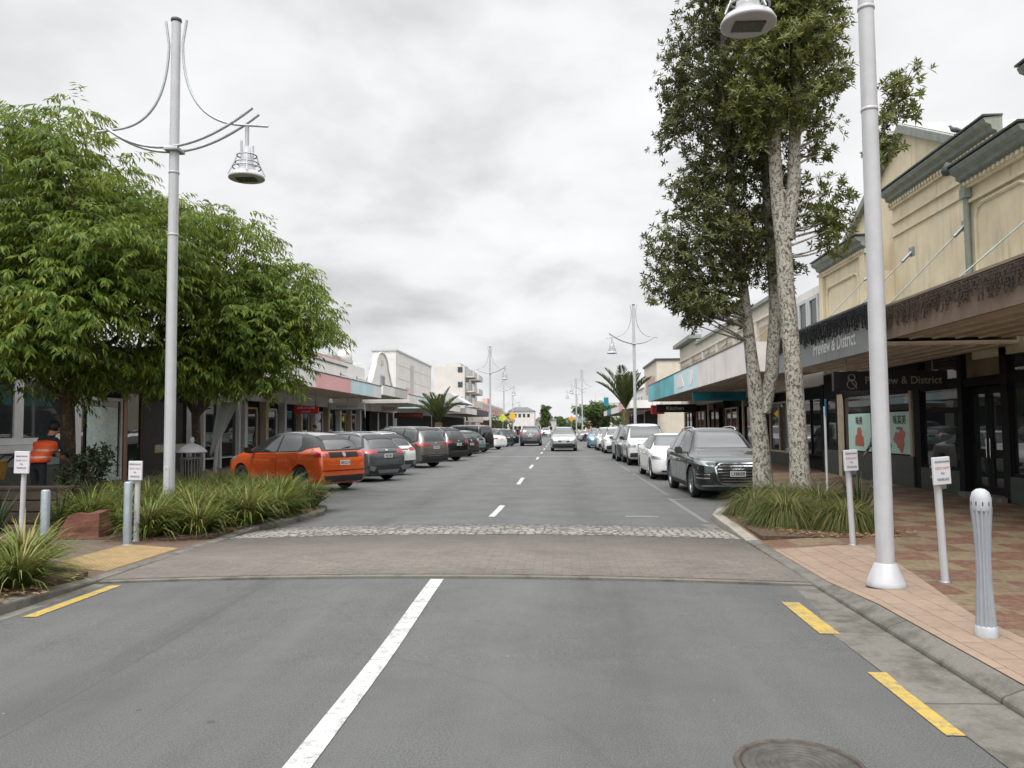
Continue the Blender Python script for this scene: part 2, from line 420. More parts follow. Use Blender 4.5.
# raised table of the crossing: pavers, lip of concrete, cobbled ramp
structure('crossing_table', humped_sheet(8.34, 11.42, .034, .034), M_TABLE)
structure('crossing_edge', humped_sheet(8.26, 8.337, .022, .029), M_KERB)
structure('cobble_strip', humped_sheet(11.424, 12.8, .038, .014), M_COB)
# gutters
g = MB(); g.add([(2.12,-8,.006),(2.56,-8,.010),(2.56,8.25,.010),(2.12,8.25,.006)], [(0,1,2,3)])
g.add([(2.2,12.81,.006),(2.56,12.81,.010),(2.56,13.4,.010),(2.2,13.4,.006)], [(0,1,2,3)]); structure('gutter', g, M_KERB)
g = MB(); g.add([(-5.3,-8,.006),(-4.9,-8,.006),(-4.9,8.25,.006),(-5.3,8.25,.006)], [(0,1,2,3)]); structure('gutter', g, M_KERB)

RK = [(2.56,-8),(2.56,7.0),(2.56,8.3),(2.6,11.3),(2.6,12.6),(2.6,13.0),(2.66,14.1),(2.95,15.1),(3.6,16.2),(4.5,17.0),(5.35,17.6),(5.6,18.4),(5.6,320)]
LK = [(-5.05,-8),(-5.05,7.0),(-5.05,8.3),(-5.0,11.3),(-4.9,12.4),(-4.75,13.2),(-4.55,14.8),(-4.75,15.7),(-5.6,16.9),(-7.4,18.0),(-9.4,18.8),(-10.1,19.6),(-10.1,320)]
def offset(line, d):
    outl = []
    for i, p in enumerate(line):
        a = Vector(line[max(i-1,0)]); c = Vector(line[min(i+1,len(line)-1)])
        dv = (c-a).normalized(); outl.append((p[0]+dv.y*d, p[1]-dv.x*d))
    return outl
def drop(y):
    """height of the kerb top: dropped flush where the crossing meets the paths"""
    return .045 if 8.0 < y < 12.2 else .105
def strip(name, a, b_, z0, z1, m, bevel=0, lo=None):
    g = MB(); n = len(a)
    for p, q in zip(a, b_):
        h = drop(p[1]); g.v += [(p[0],p[1],z0),(p[0],p[1],h-.004 if lo is None else min(lo, h-.004)),(q[0],q[1],h+.004),(q[0],q[1],z0)]
    for i in range(n-1):
        o, u = i*4, i*4+4
        for k in range(4): g.f.append((o+k, o+(k+1)%4, u+(k+1)%4, u+k)); g.mi.append(0); g.sm.append(False)
    g.f += [(0,1,2,3), (n*4-4,n*4-3,n*4-2,n*4-1)]; g.mi += [0,0]; g.sm += [False]*2
    return structure(name, g, m, bevel=bevel)
strip('kerb', RK[3:], offset(RK[3:], .17), -.1, .115, M_KERBL, .015)
strip('kerb', RK[:4], offset(RK[:4], .17), -.1, .108, M_KERB, .02, lo=.045)
strip('kerb', LK, offset(LK, -.15), -.1, .11, M_KERB, .02)
def pave(name, line, xfar, m, z):
    g = MB(); n = len(line)
    for p in line:
        xm = p[0] + (.75 if xfar > 0 else -.75); g.v += [(p[0],p[1],drop(p[1])),(xm,p[1],z),(xfar,p[1],z)]
    for i in range(n-1): g.f += [(3*i,3*i+1,3*i+4,3*i+3),(3*i+1,3*i+2,3*i+5,3*i+4)]; g.mi.append(0); g.sm.append(False); g.mi.append(0); g.sm.append(False)
    return structure(name, g, m)
pave('footpath', offset(RK, .155), 9.6, M_CHECK, .1)
pave('footpath', offset(LK, -.135), -15.5, M_LPATH, .1)
g = MB(); ed = offset(RK, .17)
rows = [(-8,2.716,3.25),(6.6,2.716,3.32),(7.0,2.716,3.38),(8.3,2.72,3.62),(10.4,2.74,3.95)]
for y, a, c in rows:
    m_ = a+.75; h = drop(y); zc = lambda x: (h + (.1-h)*min(1, (x-a)/.75))+.0045
    g.v += [(a,y,zc(a)),(min(m_,c)-.0,y,zc(min(m_,c))),(c,y,zc(c))]
for i in range(4):
    for k in range(2): g.f.append((3*i+k,3*i+k+1,3*i+4+k,3*i+3+k)); g.mi.append(0); g.sm.append(False)
structure('footpath_band', g, M_BAND)
M_TACT = mat('tactile_yellow', lin('#85704c'), .8, var=.2, scale=6)
g = MB(); g.prism([(-5.22,.03),(-5.22,.054),(-5.96,.109),(-5.96,.06)], 'y', 8.75, 10.45)
for i in range(12):
    for j in range(26): x = -5.93+.059*i+.02; g.lathe([(.018,.0),(.015,.006),(.0,.006)], (x, 8.79+.064*j, .053+(-5.22-x)*.0743), 6)
structure('tactile_paving', g, M_TACT)
# planting beds
def bed(pts, z=.112):
    g = MB(); g.prism(pts, 'z', .06, z); return structure('planting_bed', g, M_SOIL)
bed([(2.80,11.2),(2.82,13.0),(2.86,14.0),(3.12,15.0),(3.72,15.95),(4.6,16.75),(5.4,17.4),(5.3,13.0),(4.7,11.9),(4.1,11.1)])
bed([(-5.6,10.9),(-5.16,11.4),(-4.92,13.2),(-4.73,14.8),(-4.92,15.6),(-5.7,16.7),(-7.4,17.75),(-9.4,18.5),(-9.4,13.2),(-11.4,13.0),(-11.4,11.0)])
bed([(-5.22,3.5),(-5.22,8.4),(-6.4,8.9),(-9,9.2),(-9,3.5)])

# ------------------------------------------------------------------ road markings
Z = .004
def mark(rects, m, name='road_marking'):
    g = MB()
    for x0, x1, y0, y1 in rects:
        n = max(1, int((y1-y0)/.3)) if y0 < 18 else 1; m_ = max(1, int((x1-x0)/.4)) if y0 < 18 else 1; o = len(g.v)
        for j in range(n+1):
            for i in range(m_+1): x = x0+(x1-x0)*i/m_; y = y0+(y1-y0)*j/n; g.v.append((x, y, hump(x, y)+Z+.002))
        for j in range(n):
            for i in range(m_): a = o+j*(m_+1)+i; g.f.append((a, a+1, a+m_+2, a+m_+1)); g.mi.append(0); g.sm.append(False)
    return structure(name, g, m, fix=False)
mark([(-1.375,-1.235,-7,8.2)], M_WHITE)
mark([(-1.315,-1.195,14.1+9*k-.25*(k > 0), 16.7+9*k+.2*(k > 0)) for k in range(22)], M_WHITE)
mark([(2.02,2.18,y,y+1.07) for y in (.3,2.33,4.36,6.39)], M_YELLOW)
mark([(-4.80,-4.67,y,y+1.36) for y in (.9,3.83,6.76)], M_YELLOW)
mark([(1.15,1.75,14.25,14.42)], M_WHITEF); mark([(-5.1,2.5,44.6,45.1)], M_WHITEF)
mark([(2.42,2.52,13.6+0,18.2)], paint('thin_road_paint', (.15, .15, .145), 1.))
M_FAINT = paint('ghost_road_paint', (.125, .125, .12), 1.)
mark([(2.5,2.6,y0,y0+9.) for y0 in (19,29,50,60,70)], M_FAINT)
mark([(2.5,5.2,y0,y0+.1) for y0 in (17.9,23.6,29.2,34.6,40.)], M_WHITEF)
g = MB()
for k in range(22):
    y0 = 19.9+3.05*k; d = Vector((-math.sin(1.0), math.cos(1.0))); n = Vector((d.y, -d.x))*.05; a = Vector((-5.0, y0)); e = a + d*5.2
    g.add([(*(a-n),Z),(*(a+n),Z),(*(e+n),Z),(*(e-n),Z)], [(0,1,2,3)])
structure('bay_marking', g, M_FAINT)
# ------------------------------------------------------------------ street furniture
M_POLE = mat('pole_white', lin('#a9a9ac'), .42, var=.06, scale=5, stain=.22, coat=.2)
M_STEEL = mat('galvanised', lin('#8f959a'), .4, .7, var=.15, scale=12)
M_ARM = mat('arm_steel', lin('#a2a6aa'), .45, .45, var=.12, scale=14)
M_DKGRY = mat('dark_grey_metal', lin('#3c3f41'), .5, .3)
M_BLACK = mat('black_matt', lin('#17181a'), .55)
M_SIGNW = mat('sign_white', lin('#bdbdc1'), .45, var=.05)
M_INK = mat('ink_dark', lin('#4a4b50'), .6); M_INKS = mat('ink_faded', lin('#7d7f84'), .6); M_INKR = mat('ink_red', lin('#b98a88'), .6)
M_LENS = mat('lamp_lens', lin('#3d3f38'), .2, var=.2, scale=30)

def arc(p0, p1, p2, n=14):
    p0, p1, p2 = map(Vector, (p0, p1, p2))
    return [p0*(1-t)**2 + p1*2*t*(1-t) + p2*t*t for t in [i/n for i in range(n+1)]]
def make_lamp(H=8.80):
    # flared foot, access panel and bolts as on the near post
    root = thing('street_lamp', 'x', 'street lamp')
    g = MB(); g.tube([(0,0,.0),(0,0,3.2),(0,0,H)], [.094,.089,.076], 24)
    for z in (4.95, 6.05): g.lathe([(.080,z-.02),(.091,z-.018),(.091,z+.018),(.080,z+.02)], n=24)
    g.build('pole', M_POLE, root)
    g = MB(); g.lathe([(.20,0),(.205,.02),(.19,.05),(.115,.22),(.097,.235)], n=28); g.build('base', M_POLE, root)
    g = MB(); g.box(-.045,.045,-.098,-.070,.55,.95); g.build('access_panel', M_POLE, root, bevel=.004)
    for z in (.60,.90): g = MB(); g.lathe([(0,-.104),(.008,-.102),(.01,-.09)], (0,0,z), 8, axis='y'); g.build('bolt', M_DKGRY, root)
    g = MB(); g.lathe([(.0,H+.01),(.09,H+.01),(.094,H-.03),(.08,H-.05)], n=20); g.build('pole_cap', M_DKGRY, root)
    for s in (-1, 1):   # paired bow arms in front of and behind the pole
        g = MB(); y = s*.13
        g.tube(arc((-1.2,y*.5,6.86),(-.05,y*1.1,5.97),(1.45,y*1.1,7.10),20), .027, 8); g.build('bow_arm', M_ARM, root)
    for s in (-1, 1):
        e = 1.67 if s > 0 else -1.42
        g = MB(); pts = [Vector((s*.19,0,H-.02))] + arc((s*.125,0,H-.45),(s*.14,0,6.95),(e*.72,0,6.86),18) + [Vector((e,0,6.82))]
        g.tube(pts, .023, 8); g.build('hanger_arm', M_ARM, root)
    g = MB(); g.box(-.13,.13,-.15,.15,6.41,6.48); g.build('clamp', M_ARM, root, bevel=.02)
    lx = 1.30
    g = MB(); g.tube([(lx,0,6.69),(lx,0,6.32)], .035, 10); g.tube([(lx-.1,0,6.45),(lx-.1,0,6.15)], .022, 8)
    g.tube([(lx+.11,0,6.35),(lx+.11,0,6.1)], .016, 6)
    g.lathe([(0,6.34),(.06,6.34),(.075,6.2),(.11,6.1),(.135,5.98),(.16,5.92),(.27,5.86),(.305,5.80),(.305,5.775),(.28,5.772),(.0,5.77)], (lx,0,0), 28)
    hd = g.build('lamp_head', M_POLE, root, loc=(0,0,.13))
    g = MB(); g.box(lx-.17,lx+.17,-.11,.11,5.752,5.766); g.build('lens', M_LENS, hd)
    g = MB()
    for z, r in ((6.18,.165),(6.05,.19),(5.97,.235)):
        g.tube([(lx+r*math.cos(a), r*math.sin(a), z) for a in [2*PI*i/24 for i in range(25)]], .013, 6, cap=False)
    for k in range(4):
        a = k*PI/2+.4; g.tube([(lx+.16*math.cos(a),.16*math.sin(a),6.18),(lx+.24*math.cos(a),.24*math.sin(a),5.97),(lx+.31*math.cos(a),.31*math.sin(a),5.84)], .01, 6)
    g.build('ring', M_ARM, hd)
    return root
lamp0 = make_lamp()
lamps = [((3.11,7.81,.104),PI,'nearest tall white lamp post, standing on the tan paving with its flared foot in view'),
 ((-6.68,13.0,.1),0,'tall white lamp post rising from strappy green plants before the leafy street trees'),
 ((4.4,46.3,.1),PI,'white lamp post standing in front of the palm beside the parked vehicles'),
 ((-6.1,67.9,0),0,'white lamp post with a bow-shaped arm, beyond the palm and the row of angle-parked cars'),
 ((-7.3,101,0),0,'distant white lamp post, second one past the palm on the angle-parking side'),
 ((-9.6,158,0),0,'faint far lamp post just in front of the white far buildings'),
 ((2.75,98,0),PI,'slim distant lamp post just beside the oncoming pale car, the taller of the two there'),
 ((2.35,115,0),PI,'slim distant lamp post holding its lamp over the road centre behind the oncoming pale car'),
 ((3.9,179,0),PI,'faintest and farthest lamp post, showing above the round green tree down the street')]
for i, (loc, rz, lab) in enumerate(lamps):
    o = lamp0 if i == 0 else copy_tree(lamp0)
    o.location = loc; o.rotation_euler = (0,0,rz + (0 if i else .02)); o.scale = (.9,.9,.945) if i == 0 else (1,1,1); tag(o, lab, 'street lamp', 'white bow-armed street lamps')

# pedestrian sign posts: slim leaning post, boxed notice on top, second plate behind
def sign_post(loc, lean, h, face_rz, lab, sw=.2, sh=.27, back=True):
    root = thing('sign_post', lab, 'sign', loc, face_rz, 'white crossing notice posts')
    root.rotation_euler = (0, lean, face_rz)
    g = MB(); g.tube([(0,0,0),(0,0,h)], .036, 14); g.build('post', M_POLE, root)
    g = MB(); g.lathe([(.06,0),(.06,.012),(.038,.016)], n=14); g.build('foot_plate', M_STEEL, root)
    g = MB(); g.box(-sw/2,sw/2,-.075,-.045,h-.06,h-.06+sh); pl = g.build('notice', M_SIGNW, root, bevel=.006)
    zc = h-.06+sh/2
    for s, dz, sz, m in (('PEDESTRIANS',.09,.028,M_INKS),('GIVE WAY',.03,.036,M_INKR),('TO',-.025,.030,M_INKS),('VEHICLES',-.082,.034,M_INKS)):
        text(s, sz, (0,-.0775,zc+dz), (1,0,0), (0,0,1), m, pl)
    if back:
        k_ = 1 if back is True else -1
        g = MB(); g.box(*sorted((k_*sw*.30,k_*sw*.80)),.05,.075,h-.12,h-.14+sh); g.build('rear_notice', M_STEEL, root, bevel=.004)
        g = MB()
        for dz in (.02,.12): g.box(*sorted((-k_*.02,k_*sw*.5)),-.05,.06,h-.02+dz,h+.0+dz)
        g.build('bracket', M_STEEL, root)
    return root
sign_post((3.76,10.45,.1),-.035,1.02,.30,'white crossing notice on a slim post at the back edge of the tussock bed')
sign_post((3.76,8.02,.1),-.05,1.02,.33,'white crossing notice on a leaning post between the lamp post and the fluted bollard')
sign_post((-6.01,10.79,.1),.01,.92,-.05,'white crossing notice beside the grey steel bollard at the end of the strappy green planting',back=-1)
sign_post((-8.0,11.2,.1),.02,1.0,.06,'white crossing notice in front of the timber planter and the worker in the orange vest',sw=.22,sh=.33,back=False)

def bollard(loc, h, lab):
    root = thing('steel_bollard', lab, 'bollard', loc, 0, 'grey steel bollards')
    g = MB(); g.lathe([(.055,0),(.055,h-.02),(.045,h),(0,h+.004)], n=18); g.build('post', M_STEEL2, root)
    g = MB(); g.lathe([(.075,0),(.075,.01),(.056,.012)], n=18); g.build('foot_plate', M_STEEL, root)
M_STEEL2 = mat('bollard_grey', lin('#8b9499'), .4, .35, var=.12, scale=9, stain=.3)
bollard((-5.93,10.42,.1), .86, 'plain grey round steel bollard touching the white notice post at the yellow paving')
bollard((-6.69,9.81,.1), .80, 'plain grey round steel bollard standing alone in front of the red-brown rock')

# fluted waisted bollard
M_FLUTC = mat('flute_cap', lin('#a0a3a7'), .5, var=.1, scale=9, stain=.35)
M_FLUTE = mat('flute_paint', lin('#8b9096'), .45, var=.08, scale=8, stain=.3)
root = thing('fluted_bollard', 'pale waisted bollard with fluted sides and a domed top on the tan paving', 'bollard', (3.08,5.98,.104))
g = MB(); prof = [(0,.062),(.12,.056),(.3,.046),(.5,.045),(.68,.052),(.86,.064)]
n = 48; vs = []; fs = []
for z, r in prof:
    for k in range(n):
        a = 2*PI*k/n; rr = r*(1 + (.12 if k % 4 < 2 else -.20)); vs.append((rr*math.cos(a), rr*math.sin(a), z+.07))
for i in range(len(prof)-1):
    for k in range(n): fs.append((i*n+k, i*n+(k+1)%n, (i+1)*n+(k+1)%n, (i+1)*n+k))
g.add(vs, fs, 0, True); g.build('shaft', M_FLUTE, root)
g = MB(); g.lathe([(.074,0),(.074,.07),(.066,.08),(0,.08)], n=24); g.build('base', M_FLUTC, root)
g = MB(); g.lathe([(.064,.91),(.070,.93),(.069,1.0),(.056,1.045),(.028,1.068),(0,1.073)], n=24); cp = g.build('domed_top', M_FLUTC, root)
for k in range(10):
    a = 2*PI*k/10; g = MB(); g.obox((.0685*math.cos(a), .0685*math.sin(a), .965), (.006,.007,.028), Matrix.Rotation(a,3,'Z')); g.build('slot', M_DKGRY, cp)

# manhole
M_IRON = mat('cast_iron', lin('#4b4844'), .62, .35, var=.3, scale=14, bmp=.4)
root = thing('manhole_cover', 'round cast iron manhole cover with raised rings set in the asphalt', 'manhole cover', (1.14,3.96,0))
g = MB(); prof = [(0,.009),(.04,.009)]
r = .05
while r < .27: prof += [(r,.0085),(r+.005,.003),(r+.017,.003),(r+.022,.0085)]; r += .034
prof += [(.272,.008),(.275,.001)]
g.lathe(prof, n=56); g.build('lid', M_IRON, root)
g = MB(); g.lathe([(.281,.001),(.283,.011),(.305,.011),(.312,.002)], n=56); g.build('frame', mat('iron_rust', lin('#4a423b'), .75, .2, var=.35, scale=20), root)

# litter bin
root = thing('litter_bin', 'slatted litter bin with a white pagoda lid and ball finial behind the strappy planting', 'litter bin', (-8.22,17.0,.1)); root.scale = (.80,.80,1.12)
g = MB()
for k in range(22):
    a = 2*PI*k/22; g.tube([(.25*math.cos(a),.25*math.sin(a),.06),(.27*math.cos(a),.27*math.sin(a),.4),(.29*math.cos(a),.29*math.sin(a),.86)], .014, 6)
for z, q in ((.08,.252),(.84,.29)): g.tube([(q*math.cos(a),q*math.sin(a),z) for a in [2*PI*i/24 for i in range(25)]], .02, 6, cap=False)
g.build('slatted_body', mat('bin_slats', lin('#6e6a60'), .6, .2), root)
g = MB(); g.lathe([(.0,.07),(.22,.07),(.24,.8),(.0,.8)], n=18); g.build('liner', M_BLACK, root)
g = MB(); g.lathe([(.26,.98),(.40,.95),(.41,.97),(.24,1.08),(.07,1.13),(.03,1.15)], n=28); li = g.build('lid', M_SIGNW, root)
for k in range(4):
    a = PI/4+k*PI/2; g = MB(); g.tube([(.27*math.cos(a),.27*math.sin(a),.84),(.27*math.cos(a),.27*math.sin(a),.98)], .012, 6); g.build('strut', M_STEEL, root)
g = MB(); g.lathe([(0,1.14)]+[(.065*math.sin(a), 1.2-.065*math.cos(a)) for a in [i*PI/8 for i in range(1,8)]]+[(0,1.265)], n=14); g.build('finial', M_SIGNW, li)

# red-brown boulder
M_ROCK = mat('red_rock', lin('#593427'), .85, var=.35, scale=6, bmp=.8, bscale=14)
g = MB(); g.prism([(-.62,-.3),(.58,-.34),(.62,.25),(-.5,.34)],'z',0,.62)
me = g.mesh('red_rock', M_ROCK); bm = bmesh.new(); bm.from_mesh(me)
for v in bm.verts:
    if v.co.z > .1: v.co.x = v.co.x*.72 + .1; v.co.y *= .7; v.co.z *= 1+.12*v.co.x
bmesh.ops.subdivide_edges(bm, edges=bm.edges, cuts=5, use_grid_fill=True)
from mathutils import noise as mnoise
for v in bm.verts:
    d = v.co.normalized(); v.co += d*(mnoise.noise(v.co*3.1)*.06 + mnoise.noise(v.co*9)*.018)
bm.to_mesh(me); bm.free()
o = link('rock', me); o.location = (-7.02,11.2,.08); o.rotation_euler = (0,0,.12); o.scale = (.54,.7,.6); tag(o, 'angular red-brown boulder sitting in the bed behind the grey bollards', 'rock')

# feather flag: leaning sail banner on a white pole
M_FLAG = mat('flag_cloth', lin('#9aa09c'), .7, var=.1)
root = thing('feather_flag', 'leaning pale grey feather flag between the litter bin and the orange car', 'flag', (-8.62,19.0,.1))
g = MB(); g.tube([(.0,0,0),(.06,0,1.1),(.34,0,2.0),(.52,0,2.25)], [.05,.045,.03,.015], 10); g.build('pole', M_POLE, root)
vs = []; fs = []; N = 12
for i in range(N+1):
    u = i/N; z = .92+u*1.25; xl = -.10 + .10*u + .10*u*u; xr = -.07 + .82*u*(1-.12*u)
    for j in range(7):
        q = j/6; vs.append((xl+(xr-xl)*q, .03*math.sin(q*7+u*3)*(1-u*.5)-.03, z+.15*q*u))
for i in range(N):
    for j in range(6): fs.append((i*7+j, i*7+j+1, (i+1)*7+j+1, (i+1)*7+j))
g = MB(); g.add(vs, fs, 0, True); o = g.build('banner', M_FLAG, root)
sm = o.modifiers.new('thick', 'SOLIDIFY'); sm.thickness = .006

# blue-topped parking sign beside the tree
root = thing('parking_sign', 'small blue sign turned edge-on on a slim white post against the lichen-covered trunk', 'sign', (4.93,14.9,.1), 1.15)
g = MB(); g.tube([(0,0,0),(-.03,0,1.9)], .022, 12); g.build('post', M_POLE, root)
g = MB(); g.box(-.15,.09,-.025,-.024+.01,1.72,2.04); g.build('plate', mat('sign_blue', lin('#3b6f9c'), .5), root, bevel=.01)

# timber planter and the yellow barrow behind the sign
M_TIMB = mat('dark_timber', lin('#33281f'), .8, var=.3, scale=5, bmp=.4)
root = thing('timber_planter', 'low dark weathered timber planter box in front of the worker', 'planter', (-9.4,12.6,.1))
g = MB()
for k in range(3): g.box(-2.6,1.2,-.03,.03,.04+k*.19,.21+k*.19)
g.build('front_boards', M_TIMB, root, bevel=.01)
for x in (-2.6, 1.2):
    g = MB()
    for k in range(3): g.box(x-.03,x+.03,.033,.9,.04+k*.19,.21+k*.19)
    g.build('side_boards', M_TIMB, root, bevel=.01)
g = MB(); g.box(-2.57,1.17,.033,.9,.0,.54); g.build('soil', M_SOIL, root)
g = MB(); g.box(-2.68,1.28,-.06,.1,.602,.65); g.build('capping', M_TIMB, root, bevel=.012)
root = thing('cleaning_trolley', 'yellow tub trolley with a dark push handle beside the worker', 'trolley', (-11.15,14.3,.1), .15)
g = MB(); g.prism([(-.38,.62),(-.48,1.02),(.48,1.02),(.38,.62)], 'y', -.28, .28); tb = g.build('tub', mat('tub_yellow', lin('#b58d3c'), .5), root, bevel=.03)
g = MB(); g.box(-.36,.36,-.24,.24,.18,.6); g.build('cabinet', M_DKGRY, root, bevel=.02)
g = MB(); g.tube([(.44,-.2,.95),(.62,-.2,1.12),(.62,.2,1.12),(.44,.2,.95)], .018, 8); g.build('handle', M_BLACK, root)
for x in (-.28,.28):
    for y in (-.2,.2):
        g = MB(); g.lathe([(0,-.02),(.09,-.02),(.09,.02),(0,.02)], (x,y,.09), 14, axis='y'); g.build('wheel', M_BLACK, root)

# far warning signs
def diamond(loc, lab, col, post_h=3.0):
    root = thing('warning_sign', lab, 'sign', loc, 0)
    g = MB(); g.tube([(0,0,0),(0,0,post_h)], .05, 8); g.build('post', M_STEEL, root)
    g = MB(); s = .44; g.prism([(0,post_h-s),(s,post_h),(0,post_h+s),(-s,post_h)], 'y', -.08, -.052); g.build('plate', mat('sign_'+col[1:], lin(col), .5), root)
diamond((-5.1,83,0), 'yellow diamond warning sign, right-hand one of the pair over the far angle-parked cars', '#d3a62a', 2.9)
diamond((-5.9,80,0), 'lime yellow diamond warning sign, left-hand one of the pair over the far angle-parked cars', '#b9c23a', 2.7)
diamond((1.6,112,0), 'orange diamond warning sign above the roof of the oncoming pale car', '#d68a2c', 2.9)

root = thing('tree_stake', 'thin brown wooden stake standing by the glazed shop behind the notice post', 'stake', (-8.15,14.2,.1))
g = MB(); g.box(-.025,.025,-.025,.025,0,2.1); g.build('post', mat('stake_wood', lin('#5a4030'), .8), root, bevel=.004)
# ------------------------------------------------------------------ vegetation
def leaf_mat(name, cols, rough=.42, trans=.25, tcol=None):
    m, t, b = new_mat(name)
    ge = t.nt.nodes.new('ShaderNodeNewGeometry'); p = ge.outputs['Position']
    k = t.math('ADD', t.math('MULTIPLY', ge.outputs['Random Per Island'], .6), t.math('MULTIPLY', t.noise(p, 1.3, 3), .4))
    n = len(cols)-1
    c = t.ramp(k, [(.2+.6*i/n, q) for i, q in enumerate(cols)])
    t.l(c, b.inputs['Base Color']); b.inputs['Roughness'].default_value = rough; b.inputs['Specular IOR Level'].default_value = .2
    tr = t.n('ShaderNodeBsdfTranslucent'); t.l(t.mix(.5, c, tcol or tuple(min(1, x*1.6) for x in cols[-1])), tr.inputs[0])
    mx = t.n('ShaderNodeMixShader'); mx.inputs[0].default_value = trans
    out = m.node_tree.nodes['Material Output']
    t.l(b.outputs[0], mx.inputs[1]); t.l(tr.outputs[0], mx.inputs[2]); t.l(mx.outputs[0], out.inputs[0]); return m
M_LEAFL = leaf_mat('slender_leaf', [(.028,.058,.011),(.066,.118,.018),(.13,.19,.028),(.23,.27,.05)], .45, .38)
M_LEAFR = leaf_mat('broad_leaf', [(.045,.062,.016),(.088,.112,.028),(.15,.168,.048),(.24,.24,.08)], .34, .15)
M_LEAFD = leaf_mat('red_tinged_leaf', [(.036,.050,.015),(.066,.084,.025),(.108,.125,.04),(.16,.145,.07)], .36, .1)
M_GRASS = leaf_mat('strap_leaf', [(.026,.052,.010),(.058,.098,.018),(.098,.145,.026),(.16,.195,.042),(.27,.23,.085)], .45, .2)
M_TUSS = leaf_mat('tussock_leaf', [(.030,.050,.012),(.056,.082,.018),(.09,.11,.028),(.115,.125,.034),(.20,.155,.065)], .55, .2)
M_FLAX = leaf_mat('flax_leaf', [(.018,.030,.015),(.03,.045,.02),(.05,.065,.03)], .4, .1)
M_PALM = leaf_mat('palm_leaf', [(.035,.055,.015),(.06,.085,.025),(.11,.13,.04)], .42, .2)
M_FARLF = leaf_mat('far_leaf', [(.035,.062,.018),(.06,.10,.028),(.10,.145,.04)], .6, .2)

def bark(name, base, lichen, amt, scale=9., stretch=.5):
    m, t, b = new_mat(name); p = wpos(t)
    q = t.scale(p, (1, 1, stretch))
    n = t.noise(q, scale, 6, .7, .4); f = t.noise(q, scale*4, 4, .7)
    k = t.math('ADD', t.math('MULTIPLY', n, .68), t.math('MULTIPLY', f, .32))
    c = t.ramp(f, [(.3, tuple(x*.55 for x in base)), (.7, tuple(x*1.3 for x in base))])
    li = t.mix(t.noise(p, 30, 3), tuple(x*.75 for x in lichen), lichen)
    c = t.mix(t.ramp(k, [(amt-.03, 0.), (amt+.04, 1.)]), c, li)
    t.l(c, b.inputs['Base Color']); b.inputs['Roughness'].default_value = .9; bump(t, b, k, .8, .02); return m
M_BARKL = bark('dark_bark', lin('#4a3d31'), lin('#6d6353'), .56)
M_BARKR = bark('lichen_bark', lin('#4a4036'), lin('#aba79c'), .475, 22, .7)
M_BARKP = bark('palm_bark', lin('#5a5138'), lin('#8a7c58'), .55, 6, .2)

def unit(v): return v/np.maximum(np.linalg.norm(v, axis=-1, keepdims=True), 1e-9)
def leaf_quads(P, D, N, L, W, fold=.25, bend=.0):
    """kite leaves: base P, direction D, surface normal N, length L, width W -> V, F"""
    D = unit(D); S = unit(np.cross(D, N)); N2 = np.cross(S, D)
    L = L[:, None]; W = W[:, None]
    b0 = P; mid = P + D*L*.45 - N2*L*bend*.4; tip = P + D*L - N2*L*bend*1.6
    l = mid - S*W*.5 + N2*W*fold; r = mid + S*W*.5 + N2*W*fold
    V = np.stack([b0, l, tip, r], 1).reshape(-1, 3)
    i = np.arange(len(P))*4
    F = np.concatenate([np.stack([i, i+2, i+1], 1), np.stack([i, i+3, i+2], 1)])
    return V, F
def lobes_in(center, rad, n, rng, rmin=.5, rmax=.95, size=(.7, 1.0), flat=.62, keep=None):
    out = []
    for _ in range(n*40):
        d = unit(rng.normal(size=3)); r = rng.uniform(rmin, rmax)
        p = np.array(center) + d*r*np.array(rad)
        if keep is not None and not keep(p): continue
        s = rng.uniform(*size)
        if all(np.linalg.norm((p-q)) > .55*(s+e[0]*.5) for q, e in out): out.append((p, (s, s, s*flat)))
        if len(out) >= n: break
    return out
def shell_points(lobes, per, rng, lowcut=-.55, fill=.75):
    P = []; D = []
    for c, r in lobes:
        n = max(3, int(per*rng.uniform(.75, 1.25)*(r[0]**2)))
        d = unit(rng.normal(size=(n*2, 3))); d = d[d[:, 2] > lowcut][:n]
        q = rng.uniform(fill, 1.05, size=(len(d), 1))
        P.append(c + d*q*np.array(r)); D.append(d)
    return np.concatenate(P), np.concatenate(D)
def limb(g, a, b_, r0, r1, rng, sag=.15, n=6, seg=7):
    a, b_ = Vector(a), Vector(b_); L = (b_-a).length; pts = []
    o = Vector(rng.normal(size=3))*L*.05
    for i in range(n+1):
        u = i/n; pts.append(a.lerp(b_, u) + Vector((0,0,sag*L*u*(1-u))) + o*math.sin(u*PI))
    g.tube(pts, [r0+(r1-r0)*i/n for i in range(n+1)], seg, cap=False)

